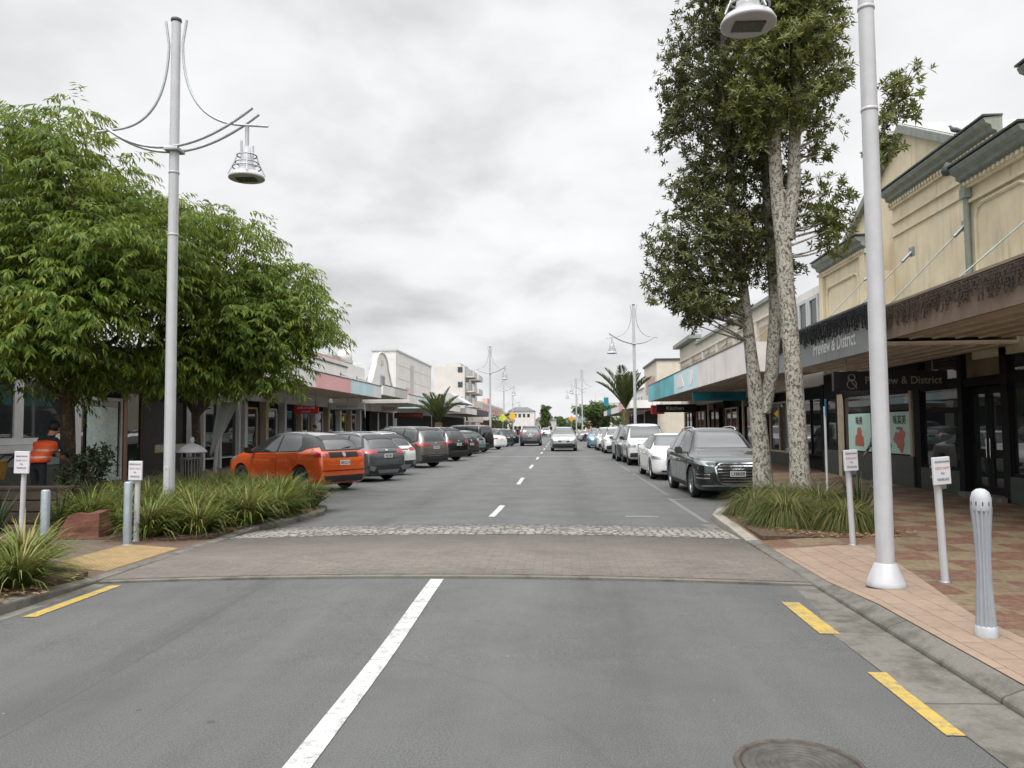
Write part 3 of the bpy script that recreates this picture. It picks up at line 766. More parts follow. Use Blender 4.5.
def drooping_crown(name, lobes, per, rng, m, parent, origin, leafL=.165, spray=.48):
    """fine twigs spreading out of every lobe, long narrow leaves hanging from them"""
    P, D = shell_points(lobes, per, rng, -.7, .55)
    n = len(P); K = 12
    az = unit(D*np.array([1, 1, .25]) + rng.normal(size=(n, 3))*.45*np.array([1, 1, .4]))
    Ls = rng.uniform(.6, 1.25, size=(n, 1))*spray
    VV = []; FF = []; off = 0
    side = unit(np.cross(az, np.array([0, 0, 1.])))
    for k in range(K):
        u = (k+.6)/K
        p = P + az*Ls*u - np.array([0, 0, 1.])*Ls*(.34*u*u)
        sg = 1 if k % 2 else -1
        d = az*.6 + side*sg*(.8-.4*u) + np.array([0, 0, -.62]) + rng.normal(size=(n, 3))*.22
        nn = np.array([0, 0, 1.]) + az*.35 + rng.normal(size=(n, 3))*.3
        L = rng.uniform(.75, 1.2, size=n)*leafL
        V, F = leaf_quads(p-np.array(origin), d, nn, L, L*.27, .18, .14)
        VV.append(V); FF.append(F+off); off += len(V)
    return link(name, np_mesh(name, np.concatenate(VV), np.concatenate(FF), m), parent)

def rosette_crown(name, P, D, rng, m, parent, origin, leafL=.12, K=9, w=.36):
    n = len(P); A = unit(D*np.array([1, 1, .5]) + np.array([0, 0, .75]) + rng.normal(size=(n, 3))*.35)
    t1 = unit(np.cross(A, rng.normal(size=(n, 3)))); t2 = np.cross(A, t1)
    VV = []; FF = []; off = 0; ph = rng.uniform(0, 6.28, size=(n, 1))
    for k in range(K):
        a = ph + k*2.4
        rad = t1*np.cos(a) + t2*np.sin(a)
        tl = .15 + .75*(k/K)
        d = rad*(1-.55*tl) + A*tl + rng.normal(size=(n, 3))*.12
        L = rng.uniform(.75, 1.2, size=n)*leafL*(1-.25*(k/K))
        V, F = leaf_quads(P + A*(.05*k/K) - np.array(origin), d, A + rad*.2, L, L*w, .15, .1)
        VV.append(V); FF.append(F+off); off += len(V)
    return link(name, np_mesh(name, np.concatenate(VV), np.concatenate(FF), m), parent)

# --- the two leafy street trees on the left
rng = np.random.default_rng(3)
def left_tree(base, lab, spec, trunk_r, forks, per):
    root = thing('street_tree', lab, 'tree', base)
    O = np.array(base); lobes = []
    for c, r, n, s in spec: lobes += lobes_in(c, r, n, rng, .35, .95, s, .55)
    g = MB(); f = Vector((0, 0, forks))
    g.tube([(0,0,-.1),(.02,.0,.25),(0,.03,1.2),(-.02,.0,forks)], [trunk_r*1.35,trunk_r*1.05,trunk_r*.95,trunk_r*.9], 14, cap=False)
    mains = []
    cs = np.array([c for c, _ in lobes]) - O
    for k in range(6):
        a = 2*PI*k/6+.3; e = Vector((math.cos(a)*1.3, math.sin(a)*1.3, forks+1.1+.4*(k % 3)))
        limb(g, f-Vector((0,0,.1)), e, trunk_r*.6, trunk_r*.33, rng); mains.append(e)
    for c in cs:
        c = Vector(c); e = min(mains, key=lambda q: (q-c).length)
        limb(g, e, c, trunk_r*.24, .008, rng, .1, 5, 5)
    g.build('trunk', M_BARKL, root)
    drooping_crown('crown', lobes, per, rng, M_LEAFL, root, base)
    return root
left_tree((-10.07,15.4,.1), 'large leafy street tree with the bare trunk behind the red-brown boulder',
    [((-10.9,14.9,5.2),(3.6,2.6,2.8),64,(.7,1.05)), ((-8.9,14.6,5.0),(1.75,1.8,2.0),26,(.55,.85)), ((-12.0,13.0,4.2),(1.8,1.3,1.4),12,(.6,.8)), ((-9.6,13.2,3.55),(2.0,1.0,.8),16,(.5,.65)), ((-10.3,14.4,7.3),(1.9,1.2,.9),14,(.5,.7)), ((-9.9,14.7,3.1),(1.7,1.0,.5),10,(.45,.6))], .15, 2.15, 88)
left_tree((-8.9,18.6,.1), 'leafy street tree spreading over the orange car, behind the lamp post',
    [((-7.9,17.4,4.7),(1.6,1.6,2.3),40,(.6,.9)), ((-6.6,17.4,4.1),(1.45,1.4,1.5),30,(.45,.7)), ((-5.75,17.2,4.2),(.75,.8,.6),9,(.3,.45)), ((-8.6,16.8,3.2),(1.5,1.2,.8),14,(.5,.7)), ((-7.0,17.0,3.0),(1.2,1.0,.5),10,(.4,.55)), ((-8.5,17.6,3.05),(1.5,1.0,.5),10,(.45,.6))], .11, 2.0, 92)

# --- two lichen-barked upright trees on the right
def right_tree(base, lab, stems, spec, per, keep=None, litter=None, m=M_LEAFR, leafL=.125):
    base = (base[0]+RX, base[1], base[2]); sh = lambda p: (p[0]+RX, p[1], p[2])
    stems = [([sh(p) for p in a], r) for a, r in stems]; spec = [(sh(c), r, n, s) for c, r, n, s in spec]
    root = thing('street_tree', lab, 'tree', base)
    O = Vector(base); g = MB()
    for pts, rad in stems:
        P_ = [Vector(p)-O for p in pts]
        # densify with a slight wobble
        Q = []; R_ = []
        for i in range(len(P_)-1):
            for j in range(4):
                u = j/4; q = P_[i].lerp(P_[i+1], u); w_ = .02 if 0 < i+j else 0
                Q.append(q + Vector((mnoise.noise(q*1.3)*w_*2, mnoise.noise(q*1.3+Vector((5,0,0)))*w_*2, 0))); R_.append((rad[i]+(rad[i+1]-rad[i])*u)*(1+.06*mnoise.noise(q*2.2)))
        Q.append(P_[-1]); R_.append(rad[-1]); g.tube(Q, R_, 14, cap=False)
    lobes = []
    for c, r, n, s in spec: lobes += lobes_in(c, r, n, rng, .3, .95, s, .8, keep)
    axis = [Vector(p)-O for pts, _ in stems for p in pts]
    dense = []
    for pts, _ in stems:
        for i in range(len(pts)-1):
            for j in range(6): dense.append(Vector(pts[i]).lerp(Vector(pts[i+1]), j/6)-O)
    for c, _ in lobes:
        c = Vector(c)-O; low = [q for q in dense if q.z < c.z-.25*(c.xy-q.xy).length and q.z > 2.4] or [max(dense, key=lambda q: -abs(q.z-c.z))]
        e = min(low, key=lambda q: (q-c).length); limb(g, e, c, .028, .006, rng, .08, 5, 5)
    g.build('trunk', M_BARKR, root)
    P, D = shell_points(lobes, per, rng, -.8, .35)
    rosette_crown('crown', P, D, rng, m, root, base, leafL)
    return root
RX = -.13
right_tree((4.2,16.2,.1), 'upright tree with a forked lichen-covered trunk and dense dark foliage, nearer the green car',
    [([(4.25,16.2,-.05),(4.2,16.2,1.0),(4.12,16.2,2.3),(3.98,16.2,3.9),(3.75,16.2,6.2),(3.6,16.2,9.0),(3.7,16.2,12.5)],[.24,.175,.15,.10,.085,.065,.03]),
     ([(4.28,16.22,1.9),(4.46,16.2,2.8),(4.55,16.2,4.2),(4.5,16.3,6.5),(4.45,16.3,9.5),(4.4,16.3,12.8)],[.13,.135,.12,.10,.075,.03])],
    [((3.2,16.2,5.5),(1.25,1.2,1.7),36,(.36,.58)), ((3.35,16.2,8.2),(1.2,1.2,2.1),42,(.36,.58)), ((3.9,16.2,11.2),(1.25,1.2,1.9),36,(.36,.58)), ((2.0,16.0,4.35),(.4,.4,.3),2,(.22,.3)), ((3.0,16.1,4.35),(.9,.8,.5),8,(.3,.42)), ((4.5,16.3,6.9),(.8,.9,2.6),32,(.36,.5)), ((3.3,16.0,3.95),(1.2,.8,.35),9,(.28,.4))], 190, m=M_LEAFD)
RX = -.24
right_tree((4.7,15.0,.1), 'tall tree with a single pale lichen-covered trunk splitting high up, beside the small blue sign',
    [([(4.74,15.0,-.05),(4.70,15.0,1.0),(4.66,15.0,2.4),(4.55,15.0,4.3),(4.52,15.0,5.4)],[.25,.175,.16,.15,.145]),
     ([(4.50,15.0,5.2),(4.42,15.0,6.2),(4.36,15.0,8.0),(4.3,15.1,10.5),(4.4,15.1,13)],[.135,.125,.10,.075,.03]),
     ([(4.58,15.0,5.2),(4.76,15.0,6.3),(4.85,15.0,8.2),(4.95,15.1,10.5),(4.9,15.1,13)],[.135,.125,.10,.075,.03])],
    [((4.65,14.9,8.4),(1.2,1.0,1.8),44,(.34,.5)), ((4.75,14.9,10.8),(1.35,1.0,1.8),48,(.36,.55)), ((5.3,15.0,9.2),(.5,.6,1.9),14,(.28,.4)), ((5.2,15.2,5.7),(.6,.7,.75),6,(.3,.42)), ((5.65,15.4,5.4),(.4,.5,.8),5,(.3,.4)), ((5.3,15.2,7.3),(.5,.6,.6),5,(.25,.38)), ((4.0,14.9,7.0),(.35,.6,.7),4,(.25,.36)), ((4.1,14.7,8.6),(.7,.7,1.6),14,(.3,.45))], 170, leafL=.135)
# the tree whose bough shows on the far side of the near lamp post
RX = 0
right_tree((6.15,13.9,.1), 'slender dark tree hidden by the near lamp post, one bough reaching the cream parapet',
    [([(5.66,14.3,.0),(5.68,14.3,2.5),(5.70,14.3,4.2),(5.72,14.3,6.6),(6.3,14.3,7.8)],[.08,.07,.06,.045,.02])],
    [((6.28,14.3,7.6),(.38,.4,.5),9,(.2,.3)), ((5.92,14.3,6.7),(.2,.4,.6),6,(.2,.28)), ((6.6,14.3,8.05),(.2,.2,.2),2,(.14,.2))], 170, leafL=.14)

# --- strappy and tussock plants
def blade_clump(name, n, h, spread, wid, m, rng, seg=4, droop=1., lean=.0):
    a = rng.uniform(0, 2*PI, n); r0 = np.sqrt(rng.uniform(0, 1, n))*spread*.22
    L = rng.uniform(.65, 1.1, n)*h; tilt = np.abs(rng.normal(.0, .42, n))+.12; cur = rng.uniform(.5, 1.5, n)*droop
    d = np.stack([np.cos(a), np.sin(a), 0*a], 1); s = np.stack([-np.sin(a), np.cos(a), 0*a], 1)
    s = unit(s + rng.normal(size=(n, 3))*.25*np.array([1, 1, 0]))
    p = d*r0[:, None]; th = tilt.copy(); rows = []
    for k in range(seg+1):
        u = k/seg; ww = wid*(1-u**1.6)*.5 + .0008
        rows.append((p - s*ww, p + s*ww))
        dirv = d*np.sin(th)[:, None] + np.array([0, 0, 1.])*np.cos(th)[:, None]
        p = p + dirv*(L/seg)[:, None]; p[:, 2] = np.maximum(p[:, 2], .01); th = np.minimum(th + cur*(.35+.4*u), 2.6)
    V = np.stack([q for row in rows for q in row], 1).reshape(-1, 3); w_ = 2*(seg+1)
    i = np.arange(n)*w_; F = np.concatenate([np.stack([i+2*k, i+2*k+1, i+2*k+3, i+2*k+2], 1) for k in range(seg)])
    return np_mesh(name, V, F, m)
rng = np.random.default_rng(8)
STRAP = [blade_clump('strappy_plant', 420, 1.06, .6, .032, M_GRASS, rng, droop=.85) for _ in range(4)]
TUSS = [blade_clump('tussock', 2000, 1.1, .62, .012, M_TUSS, rng, seg=6, droop=1.15) for _ in range(3)]
FLAX = blade_clump('flax_plant', 60, 1.25, .3, .05, M_FLAX, rng, droop=.25)
def inside(p, poly):
    c = False; j = len(poly)-1
    for i in range(len(poly)):
        if (poly[i][1] > p[1]) != (poly[j][1] > p[1]) and p[0] < (poly[j][0]-poly[i][0])*(p[1]-poly[i][1])/(poly[j][1]-poly[i][1])+poly[i][0]: c = not c
        j = i
    return c
pl = [(-5.6,11.0),(-5.2,11.8),(-4.98,13.3),(-4.8,14.8),(-5.0,15.6),(-5.9,16.4),(-7.6,17.0),(-9.0,17.2),(-9.0,13.8),(-7.0,11.2)]
spots = []; rr = random.Random(4)
for _ in range(3000):
    p = (rr.uniform(-9,-5), rr.uniform(11,17.3))
    if inside(p, pl) and all((p[0]-q[0])**2+(p[1]-q[1])**2 > .45**2 for q in spots) and (p[0]+6.9)**2+(p[1]-11.0)**2 > .62 and (p[0]+6.68)**2+(p[1]-13)**2 > .09: spots.append(p)
for i, p in enumerate(spots):
    o = link('strappy_plant', STRAP[i % 4]); o.location = (*p, .1); s = rr.uniform(.70, .93); o.scale = (s, s, s*rr.uniform(.85, 1.0)); o.rotation_euler = (0, 0, rr.uniform(0, 6.28))
    tag(o, 'yellow-green strappy plant massed in the long bed round the lamp post foot', 'plant', 'strappy plants in the long bed')
for i, (x, y) in enumerate([(-5.45,7.6),(-5.75,6.9),(-6.1,7.8),(-5.7,6.1),(-6.5,6.9),(-6.9,7.9),(-6.4,6.0),(-5.9,8.3)]):
    o = link('strappy_plant', STRAP[(i+1) % 4]); o.location = (x, y, .1); s = rr.uniform(.68, .85); o.scale = (s, s, s*.85); o.rotation_euler = (0, 0, rr.uniform(0, 6.28))
    tag(o, 'fresh green strappy plant in the small bed at the left edge, before the yellow paving', 'plant', 'strappy plants in the small near bed')
for i, (x, y) in enumerate([(-7.9,11.9),(-8.7,11.6),(-7.9,12.9),(-9.4,11.5),(-10.2,11.7)]):
    o = link('flax_plant', FLAX); o.location = (x, y, .1); s = .62; o.scale = (s, s, s); o.rotation_euler = (0, 0, i*1.3)
    tag(o, 'dark upright flax growing behind the boulder and the white notice posts', 'plant', 'dark flaxes by the boulder')
TL = ['leftmost tussock of the right bed, against the bumper of the green car','tussock at the foot of the forked lichen trunk','broad tussock nearest the kerb in front of the single pale trunk','low tussock with brown tips, nearest the white notice post','tussock growing between the two lichen-covered trunks']
for i, (x, y, s) in enumerate([(3.35,13.95,.58),(4.0,15.0,.70),(3.5,12.5,.68),(4.25,12.0,.60),(4.35,13.6,.78)]):
    o = link('tussock', TUSS[i % 3]); o.location = (x, y, .1); o.scale = (s*1.3, s*1.3, s*1.25); o.rotation_euler = (0, 0, i*1.1)
    tag(o, TL[i], 'plant', 'fine tussocks in the bed under the lichen-barked trees')
o = link('flax_plant', FLAX); o.location = (4.95,13.4,.1); o.scale = (.72,.72,.72); tag(o, 'dark spiky flax behind the tussocks beside the small blue sign', 'plant')
# fallen leaves
V = []; F = []
def litter(n, line, w_):
    for _ in range(n):
        k = rr.randrange(len(line)-1); u = rr.random(); a = Vector(line[k]).lerp(Vector(line[k+1]), u)
        p = Vector((a.x+rr.gauss(0, w_), a.y+rr.gauss(0, w_), .118+rr.random()*.012)); an = rr.uniform(0, 6.28); L = rr.uniform(.03,.09)
        d = Vector((math.cos(an), math.sin(an), rr.uniform(-.2,.35)))*L; s = Vector((-math.sin(an), math.cos(an), rr.uniform(-.2,.2)))*L*.3
        o = len(V); V.extend([p, p+d*.5+s, p+d, p+d*.5-s]); F.append((o, o+1, o+2, o+3))
litter(420, [(3.05,13.6),(3.2,12.2),(3.35,11.4),(4.3,11.2),(4.9,11.6)], .13); litter(500, [(-5.6,11.2),(-5.2,12.0),(-4.95,13.4),(-4.85,14.9),(-5.4,16.0)], .14); litter(160, [(-5.2,6.2),(-5.25,8.2)], .1)
o = link('leaf_litter', np_mesh('leaf_litter', np.array([tuple(p) for p in V]), np.array(F), leaf_mat('dead_leaf', [(.10,.055,.025),(.19,.11,.05),(.30,.19,.10)], .8, .1))); tag(o, kind='stuff')

# --- palms
def palm(base, trunk_h, lab, nf, fl, seed, tr=.2, up_=1.0):
    rng = np.random.default_rng(seed)
    root = thing('palm_tree', lab, 'palm', base)
    g = MB(); zs = [i/10*trunk_h for i in range(11)]
    g.tube([(0,0,z) for z in zs], [tr*(1.15 if i == 0 else 1)*(1+.05*(i % 2)) for i in range(11)], 14); g.build('trunk', M_BARKP, root)
    g = MB(); VV = []; FF = []; off = 0
    for k in range(nf):
        a = 2*PI*k/nf*2.6+rng.uniform(-.2,.2); tilt = .15 + .95*(k/nf)**.8*up_
        L = fl*rng.uniform(.85, 1.08); p = Vector((0,0,trunk_h)); th = tilt; pts = [p.copy()]
        for i in range(10):
            d = Vector((math.cos(a)*math.sin(th), math.sin(a)*math.sin(th), math.cos(th))); p = p + d*L/10; th += .035+.012*i*tilt; pts.append(p.copy())
        g.tube(pts, [.035*(1-.085*i) for i in range(11)], 5, cap=False)
        PP = []; DD = []; NN = []; LL = []
        for i in range(50):
            u = .1+.9*i/50; j = min(int(u*10), 9); q = pts[j].lerp(pts[j+1], u*10-j); ax = (pts[j+1]-pts[j]).normalized()
            side = ax.cross(Vector((0,0,1))).normalized(); nn = side.cross(ax)
            for s in (-1, 1):
                PP.append(q); DD.append(ax*.75+side*s*.8+nn*.45+Vector(rng.normal(size=3))*.06); NN.append(nn+side*s*.3); LL.append(L*.24*math.sin(PI*min(1, .12+u*.85))**.7)
        LL = np.array(LL); V_, F_ = leaf_quads(np.array([tuple(x) for x in PP]), np.array([tuple(x) for x in DD]), np.array([tuple(x) for x in NN]), LL, np.full(len(LL), .045*fl/2.2), .3, .06)
        VV.append(V_); FF.append(F_+off); off += len(V_)
    g.build('frond_rib', M_PALM, root)
    link('crown', np_mesh('crown', np.concatenate(VV), np.concatenate(FF), M_PALM), root); return root
palm((-6.75,43.0,.0), 2.0, 'feathery palm with a short trunk behind the angle-parked cars on the left', 16, 1.95, 1, .2, .72)
palm((4.0,48.2,.0), 2.75, 'feathery palm with erect fronds behind the white lamp post on the right', 15, 2.75, 2, .24, .5)

# --- far trees
def far_tree(base, lab, spec, per, trunk_h, tr, leafL=.32, m=None):
    root = thing('far_tree', lab, 'tree', base); O = np.array(base); lobes = []
    for c, r, n, s in spec: lobes += lobes_in(np.array(c)+O, r, n, rng, .3, .95, s, .8)
    g = MB(); g.tube([(0,0,0),(0,0,trunk_h)], [tr, tr*.7], 8)
    for c, _ in lobes: limb(g, (0,0,trunk_h*.95), Vector(c-O), tr*.4, .02, rng, .1, 3, 5)
    g.build('trunk', M_BARKL, root)
    P, D = shell_points(lobes, per, rng, -.8, .4); rosette_crown('crown', P, D, rng, m or M_FARLF, root, base, leafL, 6, .5); return root
far_tree((6.0,128,0), 'round bright green tree closing the parked cars down the street', [((0,0,3.6),(3.6,3,2.1),30,(.9,1.4))], 45, 2.2, .25)
far_tree((11.5,134,0), 'olive brown tree to the right of the round bright green one', [((0,0,3.0),(2.8,2.5,1.6),16,(.8,1.1))], 40, 1.8, .2)
far_tree((2.2,150,0), 'low pale green tree in the gap left of the round bright green one', [((0,0,2.0),(3.2,3,1.2),16,(.7,1.1))], 40, 1.2, .2)
far_tree((-5.2,270,0), 'tall narrow dark cypress standing alone at the end of the street', [((0,0,4.5),(1.8,1.8,4.2),30,(.8,1.2)),((0,0,8),(1.5,1.5,2.8),14,(.7,1.0))], 40, 1.5, .3, .45)
far_tree((-19.5,262,0), 'small dark round tree in front of the far white buildings', [((0,0,5.2),(2.6,2.4,2.4),16,(.8,1.2))], 40, 3, .25, .45)
far_tree((-7.3,92,0), 'bushy yellow-green tree beneath the yellow warning signs', [((0,0,2.3),(1.5,1.4,1.3),14,(.4,.6))], 60, 1.3, .1, .2)
o = far_tree((1,700,0), 'far wooded horizon beyond the end of the street', [((-20+14*k, rr.uniform(-60,60), 4+rr.random()*3),(12,9,5),9,(3,4.5)) for k in range(8)], 5, 2, .3, 1.6)
for k_ in ('label','category'): del o[k_]
o.name = 'far_woods'; o['kind'] = 'stuff'

o = far_tree((-8.75,14.0,.1), 'dark low leafy shrub between the tree trunk and the wooden stake', [((0,0,.75),(.45,.4,.5),14,(.2,.3))], 420, .4, .04, .09, M_FLAX)
o.name = 'shrub'; o['category'] = 'shrub'
# ------------------------------------------------------------------ vehicles
def car_paint(name, col, metal=.35, rough=.28):
    if name in MATS: return MATS[name]
    col = lin(col) if isinstance(col, str) else col
    m, t, b = new_mat(name); p = coord(t)
    n = t.noise(p, 2.2, 5, .6); fl = t.noise(p, 700, 1)
    c = t.mix(t.math('MULTIPLY', fl, .25), col, tuple(min(1, x*1.35+.01) for x in col))
    sp = t.n('ShaderNodeSeparateXYZ'); t.l(p, sp.inputs[0])
    low = t.math('MULTIPLY', t.ramp(sp.outputs[2], [(.18, 1.), (.5, 0.)]), t.ramp(n, [(.35, .05), (.75, .3)]))
    c = t.mix(low, c, lin('#6f675b'))          # road film thrown up along the sills
    t.l(c, b.inputs['Base Color']); b.inputs['Metallic'].default_value = metal
    t.l(t.ramp(n, [(.3, rough-.05), (.7, rough+.1)]), b.inputs['Roughness'])
    b.inputs['Coat Weight'].default_value = .9; b.inputs['Coat Roughness'].default_value = .035
    MATS[name] = m; return m
C_GLASS = glass_dark('car_glass', (.022, .027, .028), .025, 1.85)
C_TRIM = mat('car_trim', lin('#101112'), .35, var=.1)
C_PLAS = mat('car_plastic', lin('#1d1e1f'), .62, var=.2, scale=9)
C_TYRE = mat('tyre_rubber', lin('#17171a'), .8, var=.25, scale=12, bmp=.2)
C_RIM = mat('alloy_rim', lin('#8c9094'), .3, .85, var=.12, scale=9)
C_RIMD = mat('dark_rim', lin('#3a3c3f'), .35, .7)
C_CHROME = mat('chrome', lin('#c9cbcc'), .12, 1., var=.05)
C_HEAD = mat('headlamp_glass', lin('#8a9296'), .08, .3, var=.2, scale=18, coat=1.)
C_TAIL = mat('tail_lens', (.33, .012, .016), .1, var=.3, scale=16, coat=1.)
C_PLATE = mat('plate_white', lin('#c9c9c4'), .4, var=.05)
C_ORNG = mat('indicator', lin('#b5561f'), .2, coat=1.)
PAINT = None   # marker for slots that take the paint of the car

def ring_pts(s):
    y, zb, w_, zs, zt, wt = s; zb -= .05; h = zs-zb; zte = zt - (.05 if zt-zs > .25 else .022)
    return [(0,zb),(.75*w_,zb),(.95*w_,zb+.03),(.995*w_,zb+.22*h),(w_,zb+.6*h),(.985*w_,zs-.05),(.95*w_,zs),
            ((.94*w_+wt)/2+.014,(zs+zte)/2),(wt,zte),(.8*wt,zt-.012),(.4*wt,zt-.002),(0,zt)]
def temp(me):
    o = bpy.data.objects.new('temp', me); COL.objects.link(o); return o
def evaluated(o):
    dg = bpy.context.evaluated_depsgraph_get(); return bpy.data.meshes.new_from_object(o.evaluated_get(dg))
def loft_car(st, wheels, rw, wmax):
    vs = []; n = 12; per = 2*n-2
    for s in st:
        h = ring_pts(s); vs += [(x, s[0], z) for x, z in h] + [(-x, s[0], z) for x, z in h[-2:0:-1]]
    fs = []; m = len(st)
    for i in range(m-1):
        for k in range(per): fs.append((i*per+k, i*per+(k+1) % per, (i+1)*per+(k+1) % per, (i+1)*per+k))
    for e in (0, m-1):
        o = e*per
        for k in range(n-1):
            a, b_ = o+k, o+k+1; c_, d_ = o+(per-k-1) % per, o+(per-k) % per
            q = [a, b_, c_, d_] if k not in (0, n-2) else ([a, b_, c_] if k == 0 else [a, b_, d_])
            fs.append(tuple(q if e else q[::-1]))
    g = MB(); g.add(vs, fs, 0, True); me = g.mesh('body', [C_PLAS, C_PLAS])
    o = temp(me); sb = o.modifiers.new('s', 'SUBSURF'); sb.levels = sb.render_levels = 2
    full = evaluated(o)
    g = MB()
    for y in wheels:
        for s in (-1, 1):
            xs = sorted((s*(wmax-.30), s*(wmax+.3))); g.lathe([(0,xs[0]),(rw,xs[0]),(rw,xs[1]),(0,xs[1])], (0,y,rw-.05), 36, axis='x', smooth=False)
    cut = temp(g.mesh('cut', [C_PLAS, C_PLAS])); cut.data.polygons.foreach_set('material_index', [1]*len(cut.data.polygons))
    bo = o.modifiers.new('b', 'BOOLEAN'); bo.operation = 'DIFFERENCE'; bo.object = cut; bo.solver = 'EXACT'
    body = evaluated(o); bpy.data.objects.remove(o); bpy.data.objects.remove(cut)
    body.set_sharp_from_angle(angle=math.radians(38)); body.name = 'body'
    bm = bmesh.new(); bm.from_mesh(full); bm.normal_update(); bv = BVHTree.FromBMesh(bm); bm.free()
    return body, bv

class Car:
    """prototype of one body style: meshes in car space (forward = +y, right = +x)"""
    def __init__(s, st, wheels, r, wmax, tyre_w=.22):
        s.parts = []; s.r = r; s.wheels = wheels; s.wmax = wmax
        body, s.bv = loft_car(st, wheels, r+.055, wmax)
        s.add('body', body, [PAINT, C_PLAS])
    def add(s, name, me, mats, parent=None):
        me.materials.clear()
        for m in mats: me.materials.append(m or C_PLAS)
        s.parts.append((name, me, [i for i, m in enumerate(mats) if m is None], parent)); return len(s.parts)-1
    def cast(s, p, d):
        loc, nrm, _, _ = s.bv.ray_cast(Vector(p)-Vector(d)*8, Vector(d), 20); return loc, nrm
    def patch(s, name, pts, az, off, m, parent=None, grid=.07, depth=.03, top=False, mirror=False):
        a = math.radians(az)
        outd = Vector((math.sin(a), math.cos(a), 0)); u = Vector((math.cos(a), -math.sin(a), 0)); v = Vector((0,0,1))
        if top: outd, u, v = Vector((0,0,1)), Vector((1,0,0)), Vector((0,1,0))
        pts = [Vector(p) for p in pts]; q = [(p.dot(u), p.dot(v)) for p in pts]
        bm = bmesh.new(); f = bm.faces.new([bm.verts.new((x, y, 0)) for x, y in q])
        for ax, nrm in ((0, (1,0,0)), (1, (0,1,0))):
            lo = min(p[ax] for p in q); hi = max(p[ax] for p in q); k = int((hi-lo)/grid)
            for i in range(1, k+1):
                c = lo + (hi-lo)*i/(k+1); co = (c,0,0) if ax == 0 else (0,c,0)
                bmesh.ops.bisect_plane(bm, geom=bm.verts[:]+bm.edges[:]+bm.faces[:], plane_co=co, plane_no=nrm)
        base = {}
        for vt in bm.verts:
            w0 = u*vt.co.x + v*vt.co.y; loc, nr = s.cast(w0, -outd)
            if loc is None:
                loc, nr, _, _ = s.bv.find_nearest(w0 + outd*s.wmax)
            base[vt] = loc + nr*off
        for vt, c in base.items(): vt.co = c
        be = [e for e in bm.edges if e.is_boundary]
        r_ = bmesh.ops.extrude_edge_only(bm, edges=be)
        for vt in [x for x in r_['geom'] if isinstance(x, bmesh.types.BMVert)]: vt.co -= outd*depth
        bm.normal_update()
        tot = sum((f.normal.dot(outd) for f in bm.faces), 0)
        if tot < 0: bmesh.ops.reverse_faces(bm, faces=bm.faces[:])
        for f in bm.faces: f.smooth = True
        me = bpy.data.meshes.new(name); bm.to_mesh(me); bm.free(); me.set_sharp_from_angle(angle=math.radians(45))
        idx = s.add(name, me, [m], parent)
        if mirror: return idx, s.patch(name, [(-p.x, p.y, p.z) for p in pts], -az, off, m, parent if not isinstance(parent, tuple) else parent[1], grid, depth, top)
        return idx
    def mb(s, name, g, mats, parent=None):
        return s.add(name, g.mesh(name, mats if isinstance(mats, list) else [mats]), mats if isinstance(mats, list) else [mats], parent)
    def wheelset(s, style=0, rim=C_RIM, tw=.22):
        r = s.r
        for y in s.wheels:
            for sd in (-1, 1):
                xo = sd*(s.wmax-.025); xi = xo-sd*tw; c = (0, y, r)
                g = MB(); rr_ = r*.70
                g.lathe([(rr_,xo-sd*.01),(r*.9,xo),(r*.965,xo-sd*.012),(r,xo-sd*.05),(r,xi+sd*.05),(r*.93,xi),(rr_,xi)], c, 40, axis='x'); wi = s.mb('wheel', g, C_TYRE)
                g = MB(); g.lathe([(rr_,xo-sd*.008),(rr_*.94,xo-sd*.006),(rr_*.9,xo-sd*.05),(rr_*.88,xi)], c, 40, axis='x', mi=0)
                g.lathe([(0,xo-sd*.10),(rr_*.9,xo-sd*.10)], c, 28, axis='x', mi=1)
                g.lathe([(0,xo-sd*.022),(r*.13,xo-sd*.024),(r*.17,xo-sd*.05)], c, 16, axis='x', mi=0)
                for k in range(5):
                    for dd in ((-.13, .13) if style == 0 else (0,)):
                        a = 2*PI*k/5 + .3
                        M_ = Matrix.Rotation(a, 3, 'X'); ln = rr_*.82
                        cc = Vector((xo-sd*.04, 0, 0)) + M_ @ Vector((0, dd*ln*.5, r*.1+ln*.5))
                        g.obox(Vector(c)+cc, (.03, r*.09 if style == 0 else r*.2, ln), M_ @ Matrix.Rotation(-dd*.7, 3, 'X'), 0)
                s.mb('rim', g, [rim, C_PLAS], wi)
    def mirror_parts(s, y, z, m=PAINT):
        for sd in (-1, 1):
            x0 = sd*(s.wmax-.05); g = MB()
            hexa = [(x0+sd*.10,z+.02),(x0+sd*.12,z+.12),(x0+sd*.17,z+.16),(x0+sd*.29,z+.14),(x0+sd*.31,z+.07),(x0+sd*.27,z+.0),(x0+sd*.14,z-.01)]
            g.prism(hexa, 'y', y-.05, y+.04, 0)
            cx = sum(p[0] for p in hexa)/7; cz = sum(p[1] for p in hexa)/7
            g.prism([(cx+(p[0]-cx)*.72, cz+(p[1]-cz)*.72) for p in hexa], 'y', y+.041, y+.085, 0)
            g.box(*sorted((x0-sd*.06, x0+sd*.16)), y-.02, y+.03, z-.02, z+.012, 1)
            i = s.mb('wing_mirror', g, [m, C_TRIM])
            g = MB(); g.prism([(cx+(p[0]-cx)*.86, cz+(p[1]-cz)*.86) for p in hexa], 'y', y-.056, y-.0505); s.mb('mirror_glass', g, C_GLASS, i)
    def handle(s, y, z, az_sd, parent, m=PAINT):
        loc, nr = s.cast((0, y, z), (-az_sd, 0, 0)); g = MB(); x = loc.x
        g.box(*sorted((x-az_sd*.01, x+az_sd*.035)), y-.10, y+.10, z-.016, z+.016); s.mb('handle', g, [m], parent)
